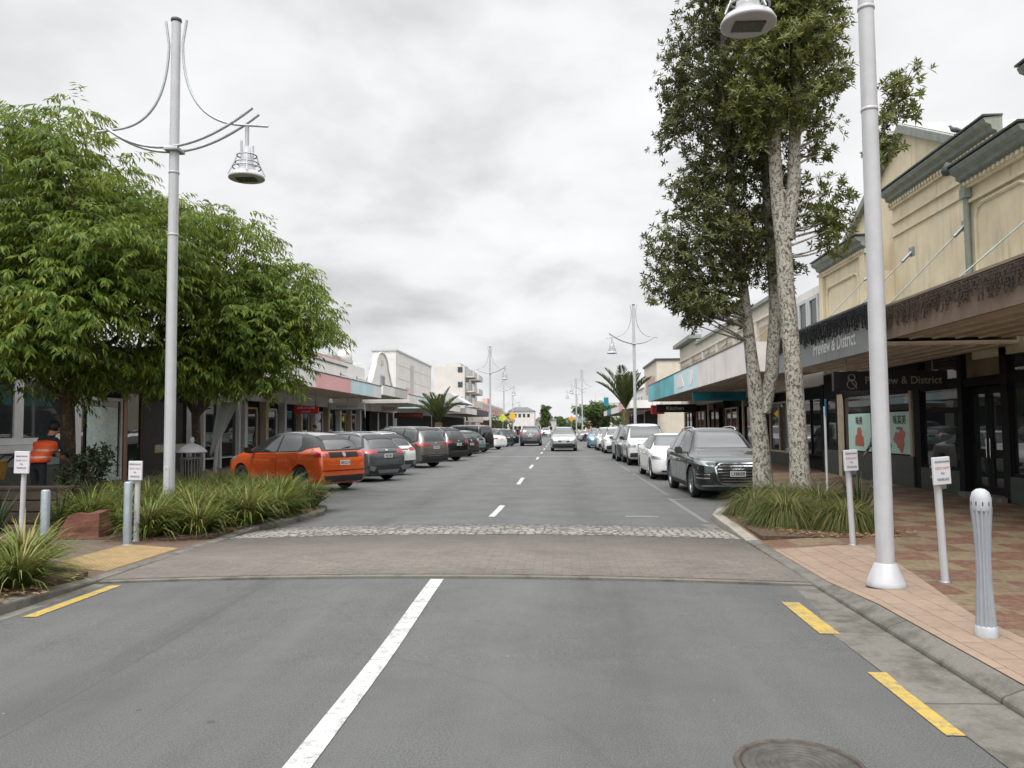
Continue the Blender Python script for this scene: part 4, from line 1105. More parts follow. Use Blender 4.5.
    def doors(s, outl, hz, dark_handles=None):
        """outl: list of (polygon (y,z), handle y)"""
        for sd in (-1, 1):
            for poly, hy in outl:
                cy = sum(p[0] for p in poly)/len(poly); cz = sum(p[1] for p in poly)/len(poly)
                big = [(y+(.012 if y > cy else -.012), z+(.012 if z > cz else -.012)) for y, z in poly]
                d = s.patch('door', [(0,y,z) for y, z in poly], 90*sd, .006, PAINT, grid=.11)
                s.patch('gap_shade', [(0,y,z) for y, z in big], 90*sd, .002, C_TRIM, d, grid=.11)  # dark sheet put in for the shade in the gap round the door
                s.handle(hy, hz, sd, d, dark_handles)
    def sidewin(s, trim, panes):
        for sd in (-1, 1):
            s.patch('window_trim', [(0,y,z) for y, z in trim], 90*sd, .011, C_TRIM, grid=.055)
            for p in panes: s.patch('window', [(0,y,z) for y, z in p], 90*sd, .017, C_GLASS, grid=.06)
    def spawn(s, name, label, paint, loc, heading, plate=None, cat='car', group=None, roof=None, scale=1., skip=()):
        """heading: angle of the nose from +y towards -x"""
        root = thing(name, label, cat, loc, heading, group); root.scale = (scale,)*3 if not isinstance(scale, tuple) else scale
        objs = []
        for nm, me, slots, par in s.parts:
            if nm in skip: objs.append(root); continue
            o = link(nm, me, root if par is None else objs[par])
            for i in slots:
                o.material_slots[i].link = 'OBJECT'; o.material_slots[i].material = roof if (nm == 'roof' and roof) else paint
            objs.append(o)
        for end in (1, -1):
            z = s.plate_z[0 if end > 0 else 1]; loc_, nr = s.cast((0, 0, z), (0, -end, 0))
            l2, _ = s.cast((0, 0, z+.05), (0, -end, 0)); l3, _ = s.cast((0, 0, z-.05), (0, -end, 0))
            y = max(end*loc_.y, end*l2.y, end*l3.y)*end + end*(.045 if s is SUV_A and end > 0 else .014)
            g = MB(); g.box(-.18,.18,*sorted((y-end*.02, y)),z-.0625,z+.0625); pl = g.build('number_plate', C_PLATE, root)
            if plate:
                text(plate, .115, (0, y+end*.002, z-.004), (-end if end > 0 else 1, 0, 0), (0,0,1), M_INK, pl, bold=.002, sx=.82)
        return root

def rect(x, z0, z1, x2=None): return [(-x,0,z0),(x,0,z0),(x2 or x,0,z1),(-(x2 or x),0,z1)]
# ---- sport utility
ST_SUV = [(-2.33,.46,.55,.64,.72,.46),(-2.31,.34,.76,.80,.88,.64),(-2.24,.27,.87,.95,1.02,.72),(-2.12,.24,.905,1.02,1.17,.685),(-1.93,.23,.925,1.03,1.40,.62),(-1.72,.22,.935,1.03,1.55,.585),
  (-1.35,.22,.945,1.02,1.615,.585),(-.6,.22,.945,1.01,1.655,.60),(0,.22,.945,1.0,1.65,.605),(.38,.22,.945,.99,1.585,.605),(.72,.22,.945,.985,1.38,.655),(1.08,.22,.945,.97,1.12,.73),
  (1.45,.22,.94,.955,1.065,.75),(1.85,.22,.925,.93,1.01,.75),(2.12,.24,.87,.88,.95,.72),(2.27,.28,.78,.79,.85,.64),(2.33,.42,.60,.62,.68,.48)]
ST_WAG = [(y,zb,w_,zs,{-2.24:1.12,-2.12:1.36,-1.93:1.60,-1.72:1.685,-1.35:1.715,-.6:1.74,0:1.735,.38:1.67,.72:1.45}.get(y,zt),{-2.12:.66,-1.93:.625,-1.72:.61}.get(y,wt)) for y,zb,w_,zs,zt,wt in ST_SUV]
def build_suv(style, wagon=False):
    up_ = .085 if wagon else 0.
    c = Car(ST_WAG if wagon else ST_SUV, (-1.41,1.41), .365, .945); c.plate_z = (.62,.86) if style != 'a' else (.60,.86)
    c.patch('windscreen', rect(.70,1.15,1.56+up_,.575), 0, .008, C_GLASS)
    c.patch('rear_window', rect(.62,1.12,1.47+up_,.535), 180, .008, C_GLASS)
    if wagon: c.sidewin([(1.02,1.02),(.35,1.60),(-.3,1.665),(-1.1,1.66),(-1.86,1.60),(-2.02,1.14),(-1.7,1.06)],
      [[(.90,1.05),(.34,1.57),(-.27,1.63),(-.27,1.05)],[(-.34,1.05),(-.34,1.632),(-1.08,1.628),(-1.12,1.07)],[(-1.19,1.075),(-1.16,1.625),(-1.80,1.575),(-1.94,1.15),(-1.65,1.085)]])
    else: c.sidewin([(1.02,1.02),(.35,1.53),(-.3,1.585),(-1.1,1.57),(-1.72,1.48),(-1.98,1.14),(-1.6,1.06)],
      [[(.90,1.05),(.34,1.50),(-.27,1.55),(-.27,1.05)],[(-.34,1.05),(-.34,1.552),(-1.08,1.54),(-1.16,1.07)],[(-1.23,1.075),(-1.16,1.535),(-1.66,1.455),(-1.88,1.15),(-1.55,1.085)]])
    c.doors([([(1.0,.42),(1.02,.96),(-.29,.985),(-.29,.36),(.85,.36)],-.16),([(-.31,.36),(-.31,.985),(-1.30,.985),(-1.22,.78),(-1.0,.42),(-.9,.36)],-1.12)], .86)
    c.patch('sill', [(0,1.0,.245),(0,1.0,.34),(0,-1.0,.34),(0,-1.0,.245)], 90, .008, C_PLAS, mirror=True)
    hl = c.patch('headlight', [(.46,2.2,.76),(.93,1.82,.82),(.93,1.86,.90),(.75,2.1,.885),(.48,2.22,.865)], 30, .007, C_HEAD, mirror=True, grid=.05)
    c.patch('tail_light', [(.42,-2.2,.93),(.92,-2.0,.94),(.92,-1.98,1.06),(.6,-2.15,1.06),(.42,-2.2,1.02)], 150, .010, C_TAIL, mirror=True, grid=.05)
    if style == 'a':
        c.patch('grille', [(-.40,0,.84),(.40,0,.84),(.53,0,.74),(.47,0,.44),(.36,0,.36),(-.36,0,.36),(-.47,0,.44),(-.53,0,.74)], 0, .012, C_CHROME)
        gi = c.patch('grille_mesh', [(-.375,0,.815),(.375,0,.815),(.495,0,.73),(.44,0,.455),(.345,0,.385),(-.345,0,.385),(-.44,0,.455),(-.495,0,.73)], 0, .018, C_TRIM)
        for z, w_ in ((.765,.43),(.70,.465),(.635,.455),(.57,.45),(.50,.435),(.435,.38)): c.patch('slat', rect(w_,z-.009,z+.009), 0, .024, C_CHROME, gi, grid=.09)
        for k in range(4):
            x = -.105+.07*k; l, _ = c.cast((x,0,.735), (0,-1,0)); g = MB()
            g.tube([(x+.047*math.cos(a), l.y+.045, .735+.047*math.sin(a)) for a in [2*PI*i/20 for i in range(21)]], .0075, 6, cap=False); c.mb('badge_ring', g, C_CHROME, gi)
        for sd in (1,-1):
            it = c.patch('air_intake', [(sd*.56,2.2,.62),(sd*.9,1.9,.62),(sd*.9,1.9,.34),(sd*.52,2.2,.36)], 25*sd, .007, C_TRIM)
            for z in (.585,.50): c.patch('slat', [(sd*.60,2.2,z-.013),(sd*.86,1.9,z-.013),(sd*.86,1.9,z+.013),(sd*.60,2.2,z+.013)], 25*sd, .016, C_CHROME, it)
        c.patch('bumper_blade', rect(.80,.315,.342), 0, .012, C_CHROME)
    else:
        c.patch('grille', [(-.44,0,.80),(.44,0,.80),(.40,0,.66),(.30,0,.62),(-.30,0,.62),(-.40,0,.66)], 0, .010, C_TRIM)
        c.patch('grille_bar', rect(.43,.715,.74), 0, .016, C_CHROME)
        c.patch('lower_bumper', [(-.80,0,.48),(-.5,0,.53),(.5,0,.53),(.80,0,.48),(.78,0,.27),(-.78,0,.27)], 0, .010, C_PLAS)
    c.patch('rear_bumper', [(-.86,0,.56),(.86,0,.56),(.80,0,.28),(-.80,0,.28)], 180, .010, C_PLAS)
    c.patch('badge', rect(.05,1.02,1.075), 180, .012, C_CHROME)
    if wagon:
        c.patch('tailgate_strip', rect(.36,.955,.985), 180, .013, C_CHROME); c.patch('bumper_strip', rect(.70,.50,.53), 180, .015, C_CHROME)
    else:
        c.patch('tail_light_bar', rect(.40,.965,1.0), 180, .010, C_TRIM); c.patch('skid_plate', [(-.5,0,.40),(.5,0,.40),(.42,0,.29),(-.42,0,.29)], 180, .016, C_RIM)
        for sd in (-1, 1): c.patch('bumper_blade', [(sd*.55,0,.50),(sd*.80,0,.56),(sd*.80,0,.42),(sd*.66,0,.36)], 180, .015, C_RIM)
    c.patch('spoiler', [(-.56,-1.9,1.6),(.56,-1.9,1.6),(.54,-1.62,1.6),(-.54,-1.62,1.6)], 0, .02, C_TRIM, top=True)
    for sd in (-1, 1):
        g = MB(); pts = []
        for y in (.1,-.2,-.6,-1.0,-1.4):
            l, _ = c.cast((sd*.54,y,0), (0,0,-1)); pts.append((sd*.54, y, l.z+.05))
        l0, _ = c.cast((sd*.54,.22,0), (0,0,-1)); l1, _ = c.cast((sd*.54,-1.52,0), (0,0,-1))
        g.tube([(sd*.54,.22,l0.z)]+pts+[(sd*.54,-1.52,l1.z)], .017, 6); c.mb('roof_rail', g, C_CHROME)
    c.mirror_parts(.82, 1.03); c.wheelset(0); return c
# ---- hatchback
ST_HAT = [(-2.22,.46,.52,.58,.64,.46),(-2.205,.34,.72,.74,.82,.62),(-2.16,.27,.80,.90,.97,.68),(-2.06,.24,.845,.99,1.10,.645),(-1.88,.22,.87,1.02,1.28,.58),(-1.66,.2,.885,1.02,1.42,.545),(-1.35,.2,.89,1.01,1.485,.535),
  (-.8,.2,.895,.985,1.535,.55),(-.2,.2,.895,.965,1.55,.56),(.25,.2,.895,.955,1.49,.57),(.65,.2,.895,.945,1.33,.61),(1.08,.2,.89,.935,1.10,.70),(1.4,.2,.885,.92,1.03,.70),(1.75,.2,.865,.88,.96,.69),(2.02,.22,.80,.80,.87,.64),(2.18,.28,.70,.70,.76,.56),(2.24,.42,.55,.57,.62,.42)]
def build_hatch():
    c = Car(ST_HAT, (-1.34,1.36), .325, .895); c.plate_z = (.55,.74)
    c.patch('roof', [(-.50,.05,2),(.50,.05,2),(.49,-.8,2),(.47,-1.62,2),(-.47,-1.62,2),(-.49,-.8,2)], 0, .006, PAINT, top=True)
    c.patch('windscreen', rect(.66,1.13,1.47,.53), 0, .008, C_GLASS)
    c.patch('tailgate_trim', rect(.70,1.045,1.41,.535), 180, .009, C_TRIM, grid=.05)
    c.patch('rear_window', rect(.58,1.07,1.36,.46), 180, .016, C_GLASS)
    c.sidewin([(1.08,.985),(.30,1.455),(-.3,1.515),(-1.0,1.50),(-1.66,1.40),(-1.93,1.15),(-1.5,1.10),(-1.3,1.02)],
      [[(.90,1.005),(.30,1.39),(-.27,1.45),(-.27,1.015)],[(-.34,1.015),(-.34,1.452),(-1.05,1.425),(-1.28,1.16),(-1.2,1.05)]])
    c.doors([([(.98,.42),(1.0,.92),(-.29,.955),(-.29,.34),(.85,.34)],-.16),([(-.31,.34),(-.31,.955),(-1.22,.99),(-1.15,.74),(-.95,.42),(-.85,.34)],-1.04)], .84)
    c.patch('headlight', [(.40,2.1,.72),(.86,1.7,.80),(.86,1.62,.885),(.6,2.0,.86),(.42,2.1,.80)], 32, .007, C_HEAD, mirror=True, grid=.05)
    tl = c.patch('tail_light', [(.50,-2.1,.90),(.86,-1.95,.90),(.87,-1.80,1.0),(.84,-1.86,1.10),(.70,-2.0,.985),(.50,-2.1,.975)], 145, .010, C_TAIL, mirror=True, grid=.05)
    c.patch('tail_band', rect(.52,.875,1.01,.52), 180, .008, C_TRIM)
    c.patch('badge', [(.06*math.cos(i*PI/5),0,.945+.06*math.sin(i*PI/5)) for i in range(10)], 180, .016, C_CHROME)
    c.patch('plate_recess', rect(.34,.65,.83), 180, .006, PAINT)
    c.patch('bumper_crease', rect(.76,.535,.555), 180, .010, C_TRIM)
    c.patch('rear_bumper', [(-.74,0,.42),(.74,0,.42),(.66,0,.26),(-.66,0,.26)], 180, .010, C_PLAS)
    c.patch('grille', [(-.42,0,.70),(.42,0,.70),(.30,0,.48),(-.30,0,.48)], 0, .010, C_TRIM)
    c.patch('spoiler', [(-.50,-1.8,2),(.50,-1.8,2),(.49,-1.55,2),(-.49,-1.55,2)], 0, .02, C_TRIM, top=True)
    g = MB(); l, n_ = c.cast((0,0,1.10), (0,1,0)); g.tube([(.0,l.y-.02,1.10),(.33,l.y-.012,1.15)], .012, 6); c.mb('rear_wiper', g, C_TRIM)
    c.patch('sill', [(0,.98,.225),(0,.98,.30),(0,-.95,.30),(0,-.95,.225)], 90, .008, C_PLAS, mirror=True)
    c.mirror_parts(.78, .99, C_TRIM); c.wheelset(1, C_RIM, .2); return c
# ---- saloon
ST_SED = [(-2.28,.46,.52,.66,.72,.46),(-2.26,.34,.74,.82,.88,.60),(-2.18,.26,.82,.93,.99,.66),(-1.9,.22,.865,.96,1.05,.66),(-1.55,.2,.88,.955,1.10,.62),(-1.15,.2,.885,.945,1.31,.555),(-.8,.2,.885,.935,1.415,.54),
  (-.2,.2,.885,.92,1.45,.55),(.2,.2,.885,.915,1.41,.555),(.6,.2,.885,.905,1.24,.60),(1.02,.2,.885,.895,1.02,.68),(1.4,.2,.88,.88,.965,.69),(1.8,.2,.86,.84,.91,.68),(2.08,.22,.79,.76,.83,.63),(2.23,.28,.68,.67,.73,.54),(2.28,.4,.54,.56,.61,.42)]
def build_sedan():
    c = Car(ST_SED, (-1.36,1.36), .32, .885); c.plate_z = (.42,.80)
    c.patch('windscreen', rect(.66,1.04,1.37,.52), 0, .008, C_GLASS)
    c.patch('rear_window', rect(.56,1.10,1.33,.48), 180, .008, C_GLASS)
    c.sidewin([(.98,.935),(.25,1.345),(-.3,1.385),(-.8,1.35),(-1.3,1.13),(-1.38,1.0)],
      [[(.86,.955),(.26,1.315),(-.22,1.352),(-.22,.965)],[(-.28,.965),(-.28,1.352),(-.78,1.318),(-1.16,1.12),(-1.2,1.0)]])
    c.doors([([(.95,.42),(.97,.88),(-.24,.905),(-.24,.33),(.82,.33)],-.12),([(-.26,.33),(-.26,.905),(-1.2,.925),(-1.12,.72),(-.95,.42),(-.85,.33)],-1.0)], .79)
    c.patch('headlight', [(.46,2.12,.64),(.85,1.75,.66),(.85,1.65,.745),(.55,2.05,.74)], 30, .007, C_HEAD, mirror=True, grid=.05)
    c.patch('tail_light', [(.42,-2.15,.80),(.84,-2.0,.80),(.84,-1.92,.93),(.5,-2.1,.93)], 150, .010, C_TAIL, mirror=True, grid=.05)
    c.patch('grille', [(-.50,0,.50),(.50,0,.50),(.42,0,.38),(-.42,0,.38)], 0, .010, C_TRIM)
    c.patch('badge', [(.045*math.cos(i*PI/5),0,.655+.045*math.sin(i*PI/5)) for i in range(10)], 0, .012, C_CHROME)
    c.patch('lower_bumper', rect(.62,.26,.31), 0, .010, C_TRIM)
    c.mirror_parts(.72, .93); c.wheelset(1, C_RIM, .2); return c
# ---- boxy four-wheel drive / van
ST_BOX = [(-2.2,.52,.60,.84,.92,.60),(-2.19,.38,.80,1.0,1.10,.72),(-2.15,.32,.86,1.04,1.45,.70),(-2.10,.30,.875,1.05,1.72,.69),(-1.95,.29,.885,1.05,1.80,.69),(-1.2,.29,.89,1.05,1.835,.70),(-.3,.29,.89,1.05,1.84,.70),(.35,.29,.89,1.05,1.815,.70),
  (.62,.29,.89,1.05,1.70,.70),(.82,.29,.89,1.05,1.42,.72),(1.02,.29,.89,1.04,1.15,.74),(1.4,.3,.89,1.03,1.10,.76),(1.9,.3,.885,1.01,1.07,.76),(2.12,.32,.86,.96,1.02,.74),(2.19,.38,.80,.86,.92,.68),(2.21,.5,.62,.66,.72,.5)]
def build_box():
    c = Car(ST_BOX, (-1.35,1.38), .38, .89); c.plate_z = (.60,.62)
    c.patch('windscreen', rect(.70,1.19,1.71,.63), 0, .008, C_GLASS)
    c.patch('rear_window', rect(.60,1.18,1.66,.57), 180, .008, C_GLASS)
    c.sidewin([(.86,1.10),(.55,1.72),(-1.95,1.74),(-2.02,1.12)],
      [[(.76,1.13),(.50,1.69),(-.2,1.705),(-.2,1.13)],[(-.27,1.13),(-.27,1.706),(-1.05,1.71),(-1.05,1.13)],[(-1.12,1.14),(-1.12,1.71),(-1.88,1.70),(-1.93,1.15)]])
    c.doors([([(.92,.50),(.92,1.04),(-.22,1.05),(-.22,.42),(.8,.42)],-.1),([(-.24,.42),(-.24,1.05),(-1.08,1.05),(-1.0,.75),(-.9,.5),(-.85,.42)],-.95)], .93)
    c.patch('headlight', [(.52,2.1,.80),(.84,2.0,.80),(.85,1.95,.95),(.54,2.1,.95)], 18, .008, C_HEAD, mirror=True, grid=.05)
    c.patch('tail_light', [(.70,-2.1,.82),(.87,-2.0,.82),(.87,-2.0,1.08),(.72,-2.1,1.08)], 155, .010, C_TAIL, mirror=True, grid=.05)
    c.patch('grille', rect(.48,.78,.95), 0, .010, C_TRIM); c.patch('lower_bumper', rect(.80,.38,.56), 0, .014, C_PLAS); c.patch('rear_bumper', rect(.80,.36,.54), 180, .014, C_PLAS)
    g = MB(); l, _ = c.cast((.1,0,1.0), (0,1,0)); g.lathe([(0,l.y-.19),(.33,l.y-.19),(.37,l.y-.15),(.37,l.y-.02),(.2,l.y)], (.05,0,1.0), 28, axis='y'); c.mb('spare_wheel', g, C_TYRE)
    c.mirror_parts(.72, 1.12, C_TRIM); c.wheelset(1, C_RIMD, .23); return c

WAG = build_suv('b', True)
SUV_A, SUV_B, HAT, SED, BOX = build_suv('a'), build_suv('b'), build_hatch(), build_sedan(), build_box()
P_ORANGE = car_paint('paint_orange', (.58,.088,.012), .25, .2); P_GREEN = car_paint('paint_deep_green', (.012,.026,.023), .4, .2)
P_WHITE = car_paint('paint_white', (.66,.66,.65), 0, .3); P_SILV = car_paint('paint_silver', (.36,.375,.38), .6, .3)
P_GREY = car_paint('paint_dark_grey', (.075,.085,.09), .5, .28); P_BLACK = car_paint('paint_black', (.008,.009,.010), .2, .22)
P_BROWN = car_paint('paint_taupe', (.12,.108,.095), .5, .3); P_TEAL = car_paint('paint_teal', (.035,.075,.085), .45, .28)
P_LTEAL = car_paint('paint_pale_teal', (.17,.26,.27), .45, .3); P_BLUE = car_paint('paint_sky_blue', (.12,.27,.36), .4, .3)
P_MAROON = car_paint('paint_bronze', (.07,.035,.025), .5, .3); P_WARM = car_paint('paint_pearl', (.55,.55,.54), .1, .3)
GL, GR = 'cars angle-parked nose-in along the left kerb', 'cars parked along the right kerb facing the viewer'
def left(proto, lab, paint, y, plate=None, x=-5.62, ang=1.02, name='parked_car', **kw):
    """x, y: where the right rear tyre stands"""
    sc = kw.get('scale', 1.); sc = sc if not isinstance(sc, tuple) else sc[1]
    wx, wy = (proto.wmax-.1)*sc, proto.wheels[0]*sc
    ox = wx*math.cos(ang) - wy*math.sin(ang); oy = wx*math.sin(ang) + wy*math.cos(ang)
    return proto.spawn(name, lab, paint, (x-ox, y-oy, 0), ang, plate, group=GL, **kw)
left(HAT, 'bright orange hatchback with a pale roof, nearest of the angle-parked cars', P_ORANGE, 21.81, 'NRG214', x=-6.1, roof=P_SILV, scale=(.97,.94,1.035))
left(SUV_B, 'dark grey crossover with red tail lamps right beside the orange hatchback', P_GREY, 25.6, 'MJT580', x=-5.75, scale=(.97,.93,.945))
left(SUV_B, 'white compact crossover parked between the dark grey crossover and the big taupe wagon', P_WARM, 28.7, 'KPW731', x=-5.95, scale=(.95,.93,.94))
left(WAG, 'big taupe off-road wagon with a wide silver-framed tailgate', P_BROWN, 34.2, 'HDF402', x=-5.6, scale=(1.02,1.02,1.0))
left(WAG, 'glossy black off-roader with bright red tail lamps, past the taupe wagon', P_BLACK, 40.6, 'LQS915', x=-5.45, scale=(1.0,1.0,.98))
left(HAT, 'bronze hatchback almost hidden behind the glossy black off-roader', P_MAROON, 46.6, 'GTB337', x=-5.5, roof=P_MAROON)
left(HAT, 'pale teal hatchback parked in the gap before the black boxy four-wheel drive', P_LTEAL, 51.4, 'JNE068', x=-5.6, roof=P_LTEAL)
left(BOX, 'black boxy four-wheel drive with a spare wheel on its back', P_BLACK, 54.4, 'FZR119', x=-5.35, scale=1.03)
left(SED, 'white saloon just showing past the black boxy four-wheel drive', P_WHITE, 61.5, x=-4.9)
left(SUV_B, 'dark teal crossover, nearer of the two far ones past the black boxy four-wheel drive', P_TEAL, 69.5, x=-4.85, scale=(.97,.95,.97))
left(SUV_B, 'dark teal crossover, farther of the two past the black boxy four-wheel drive', P_TEAL, 73.2, x=-4.6, scale=(.97,.95,.95))
left(HAT, 'silver hatchback farthest along the angle-parked row', P_SILV, 80.5, x=-5.2, roof=P_SILV)
def right(proto, lab, paint, x, y, plate=None, ang=PI, name='parked_car', **kw):
    """x, y: kerb-side-away front tyre"""
    sc = kw.get('scale', 1.); sc = sc if not isinstance(sc, tuple) else sc[1]
    return proto.spawn(name, lab, paint, (x+(proto.wmax-.1)*sc, y+proto.wheels[1]*sc, 0), ang, plate, group=kw.pop('group', GR), **kw)
right(SUV_A, 'very dark green off-roader with a chrome-slatted grille and four-ring badge', P_GREEN, 3.0, 18.6, 'LXM608', ang=PI+.03, scale=(.94,1.0,.985))
right(SED, 'white saloon parked right behind the dark green off-roader', P_WHITE, 2.88, 25.05, 'KCA257', ang=PI+.02, scale=(1.0,.98,1.0))
right(BOX, 'tall pale four-wheel drive with a wide windscreen behind the white saloon', P_WARM, 2.95, 34.2, 'DWL640', scale=.98)
right(WAG, 'dark grey off-roader parked behind the tall pale four-wheel drive', P_GREY, 2.75, 38.2, 'EQT823', scale=(1.0,1.0,1.02))
right(SUV_B, 'white crossover with a slanted black grille, nearer of two white ones in the far row', P_WHITE, 2.8, 49.8, 'MBB490')
right(SUV_B, 'white crossover half hidden behind another, just before the sky blue hatchback', P_WARM, 2.6, 56.0)
right(HAT, 'sky blue hatchback at the far end of the right-hand row', P_BLUE, 2.25, 62.5, roof=P_BLUE)
right(SED, 'silver saloon crossing far behind the sky blue hatchback', P_SILV, 3.2, 92, ang=PI/2+.3)
right(SUV_B, 'pale silver crossover driving towards the viewer in the middle of the street', P_SILV, -.62, 55.2, 'NAK772', name='moving_car', group='cars driving on the street', scale=(1.0,1.0,1.03))
o = WAG.spawn('moving_car', 'dark grey off-roader driving away in the left lane', P_GREY, (-2.75,73.5,0), 0, 'HRK356', group='cars driving on the street', scale=(1.05,1.05,1.05))
SED.spawn('moving_car', 'small far dark saloon behind the oncoming pale silver crossover', P_GREY, (.1,100,0), PI, group='cars driving on the street')
SUV_B.spawn('moving_car', 'tiny far white vehicle in the gap between the two driving cars', P_WHITE, (-2.6,140,0), 0, group='cars driving on the street')
# ------------------------------------------------------------------ buildings
M_CREAM = mat('cream_plaster', lin('#c8bca0'), .85, var=.12, scale=1.6, stain=.55, bmp=.25, bscale=25)
M_CREAM2 = mat('pale_cream_plaster', lin('#bfb7a9'), .85, var=.1, scale=1.2, stain=.35, bmp=.2, bscale=25)
M_CORN = mat('cornice_green', lin('#3b4442'), .7, var=.25, scale=5, stain=.4)
M_CORNL = mat('cornice_pale', lin('#7c827b'), .7, var=.2, scale=5, stain=.4)
M_CORRU = mat('corrugated_roof', lin('#a4a4a0'), .6, .3, var=.2, scale=3, stain=.3)
M_WALLW = mat('white_render', lin('#c9c6c2'), .85, var=.07, scale=.8, stain=.25, bmp=.15, bscale=20)
M_WALLG = mat('grey_render', lin('#b5b1ac'), .85, var=.08, scale=.5, stain=.3)
M_BRICKP = None
M_FASB = mat('fascia_brown', lin('#6f5f52'), .7, var=.12, scale=3, stain=.4)
M_FASG = mat('fascia_grey', lin('#7d807e'), .55, var=.22, scale=.9, stain=.4)
M_FASW = mat('fascia_weathered', lin('#cfc8c5'), .75, var=.1, scale=.8, stain=.6)
M_FASLB = mat('fascia_pale_blue', lin('#b9cfd4'), .6, var=.1, scale=.8, stain=.2)
M_FAST = mat('fascia_teal', lin('#5fa9b2'), .6, var=.16, scale=.8, stain=.25)
M_FASP = mat('fascia_pink', lin('#d3a09e'), .65, var=.08, scale=.8, stain=.2)
M_FASWH = mat('fascia_white', lin('#d2d0cc'), .65, var=.08, scale=.8, stain=.25)
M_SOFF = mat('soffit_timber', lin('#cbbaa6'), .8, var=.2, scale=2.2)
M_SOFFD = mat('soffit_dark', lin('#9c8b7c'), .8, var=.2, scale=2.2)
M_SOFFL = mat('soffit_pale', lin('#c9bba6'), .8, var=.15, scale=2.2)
M_SHOPD = mat('shopfront_black', lin('#121213'), .75, var=.2, scale=3, spec=.2)
M_RISER = mat('stall_riser', lin('#2b332d'), .55, var=.15, scale=3)
M_POSTC = mat('post_cream', lin('#a0927c'), .7, var=.1)
M_FRW = mat('frame_white', lin('#aeb0b0'), .5, var=.08)
M_INTER = mat('shop_interior', lin('#6d5f4c'), .9, var=.4, scale=1.3)
M_PIPE = mat('downpipe', lin('#7a8078'), .6, var=.2)
M_GLS = glass_dark('shop_glass', (.02, .024, .024), .015)
M_MINT = mat('poster_mint', lin('#a5c4b8'), .5, var=.05)
M_PRED = mat('poster_red', lin('#a2523f'), .5, var=.35, scale=14)
M_ROD = mat('tie_rod', lin('#83888a'), .4, .5)
M_SIGNT = mat('sign_teal', lin('#0f7180'), .5, var=.1); M_SIGNR = mat('sign_red', lin('#b3272c'), .5, var=.1)
M_SIGNK = mat('sign_black', lin('#18181b'), .5, var=.1); M_SIGNB = mat('sign_brown', lin('#4a2018'), .55, var=.15)
M_GOLD = mat('letter_tan', lin('#8d8374'), .5); M_LETW = mat('letter_white', lin('#d8d8d6'), .5); M_LETD = mat('letter_dark', lin('#2f2723'), .6)

class Side:
    """street frontage: d runs from the facade plane into the building"""
    def __init__(s, X, sg): s.X, s.sg = X, sg
    def bx(s, g, d0, d1, y0, y1, z0, z1, mi=0): g.box(*sorted((s.X+s.sg*d0, s.X+s.sg*d1)), y0, y1, z0, z1, mi)
    def part(s, name, m, root, *boxes, bevel=0):
        g = MB()
        for b in boxes: s.bx(g, *b)
        return g.build(name, m, root, bevel=bevel)
    def pt(s, d, y, z): return (s.X+s.sg*d, y, z)
    def window(s, root, y0, y1, z0, z1, fr, d=0.0, fw=.05, mull=0, glass=None):
        w_ = s.part('window', glass or M_GLS, root, (d+.05, d+.062, y0+fw*.5, y1-fw*.5, z0+fw*.5, z1-fw*.5))
        bs = [(d-.0, d+.09, y0, y0+fw, z0, z1), (d-.0, d+.09, y1-fw, y1, z0, z1), (d-.001, d+.091, y0+fw, y1-fw, z0, z0+fw), (d-.001, d+.091, y0+fw, y1-fw, z1-fw, z1)]
        for k in range(mull):
            y = y0+(y1-y0)*(k+1)/(mull+1); bs.append((d+.003, d+.088, y-fw/2, y+fw/2, z0+fw, z1-fw))
        s.part('window_frame', fr, w_, *bs); return w_
    def canopy(s, root, y0, y1, dout, zb, zt, msof, panels, rods=(), zrod=6., cap=M_DKGRY, ends=True):
        """flat verandah: dout = overhang in front of the facade; panels: (y0,y1,material) fascia boards"""
        g = MB(); s.bx(g, -dout+.06, -.002, y0+.05, y1-.05, zb+.08, zb+.16)
        n = int(dout/.42)
        for k in range(n): s.bx(g, -dout+.2+.42*k, -dout+.23+.42*k, y0+.06, y1-.06, zb+.045, zb+.0795)
        c = g.build('canopy', msof, root)
        for a, b, m in panels: s.part('fascia', m, c, (-dout, -dout+.05, a+.004, b-.004, zb, zt))
        if ends: s.part('fascia_end', panels[0][2], c, (-dout+.052, -.01, y0, y0+.045, zb+.01, zt-.1)); s.part('fascia_end', panels[-1][2], c, (-dout+.052, -.01, y1-.045, y1, zb+.01, zt-.1))
        s.part('capping', cap, c, (-dout-.02, -dout+.07, y0, y1, zt+.002, zt+.045))
        s.part('canopy_roof', M_CORRU, c, (-dout+.072, -.003, y0+.05, y1-.05, zb+.30, zb+.34))
        for y in rods:
            g = MB(); a = Vector(s.pt(.0, y, zrod)); b = Vector(s.pt(-dout+.3, y, zb+.36)); g.tube([a, b], .014, 8)
            g.tube([a, a.lerp(b, .10)], .04, 8); g.obox(a, (.05,.22,.22), Matrix.Identity(3)); g.build('tie_rod', M_ROD, root)
        return c
RS, LS = Side(8.7, 1), Side(-14., -1)
def building(name, lab, loc): return thing(name, lab, 'building', loc)
def settle(root):
    """children were modelled in world space: keep them there under the root's base point"""
    L = Vector(root.location)
    for ch in [o for o in COL.objects if o.parent == root]: ch.location = Vector(ch.location) - L

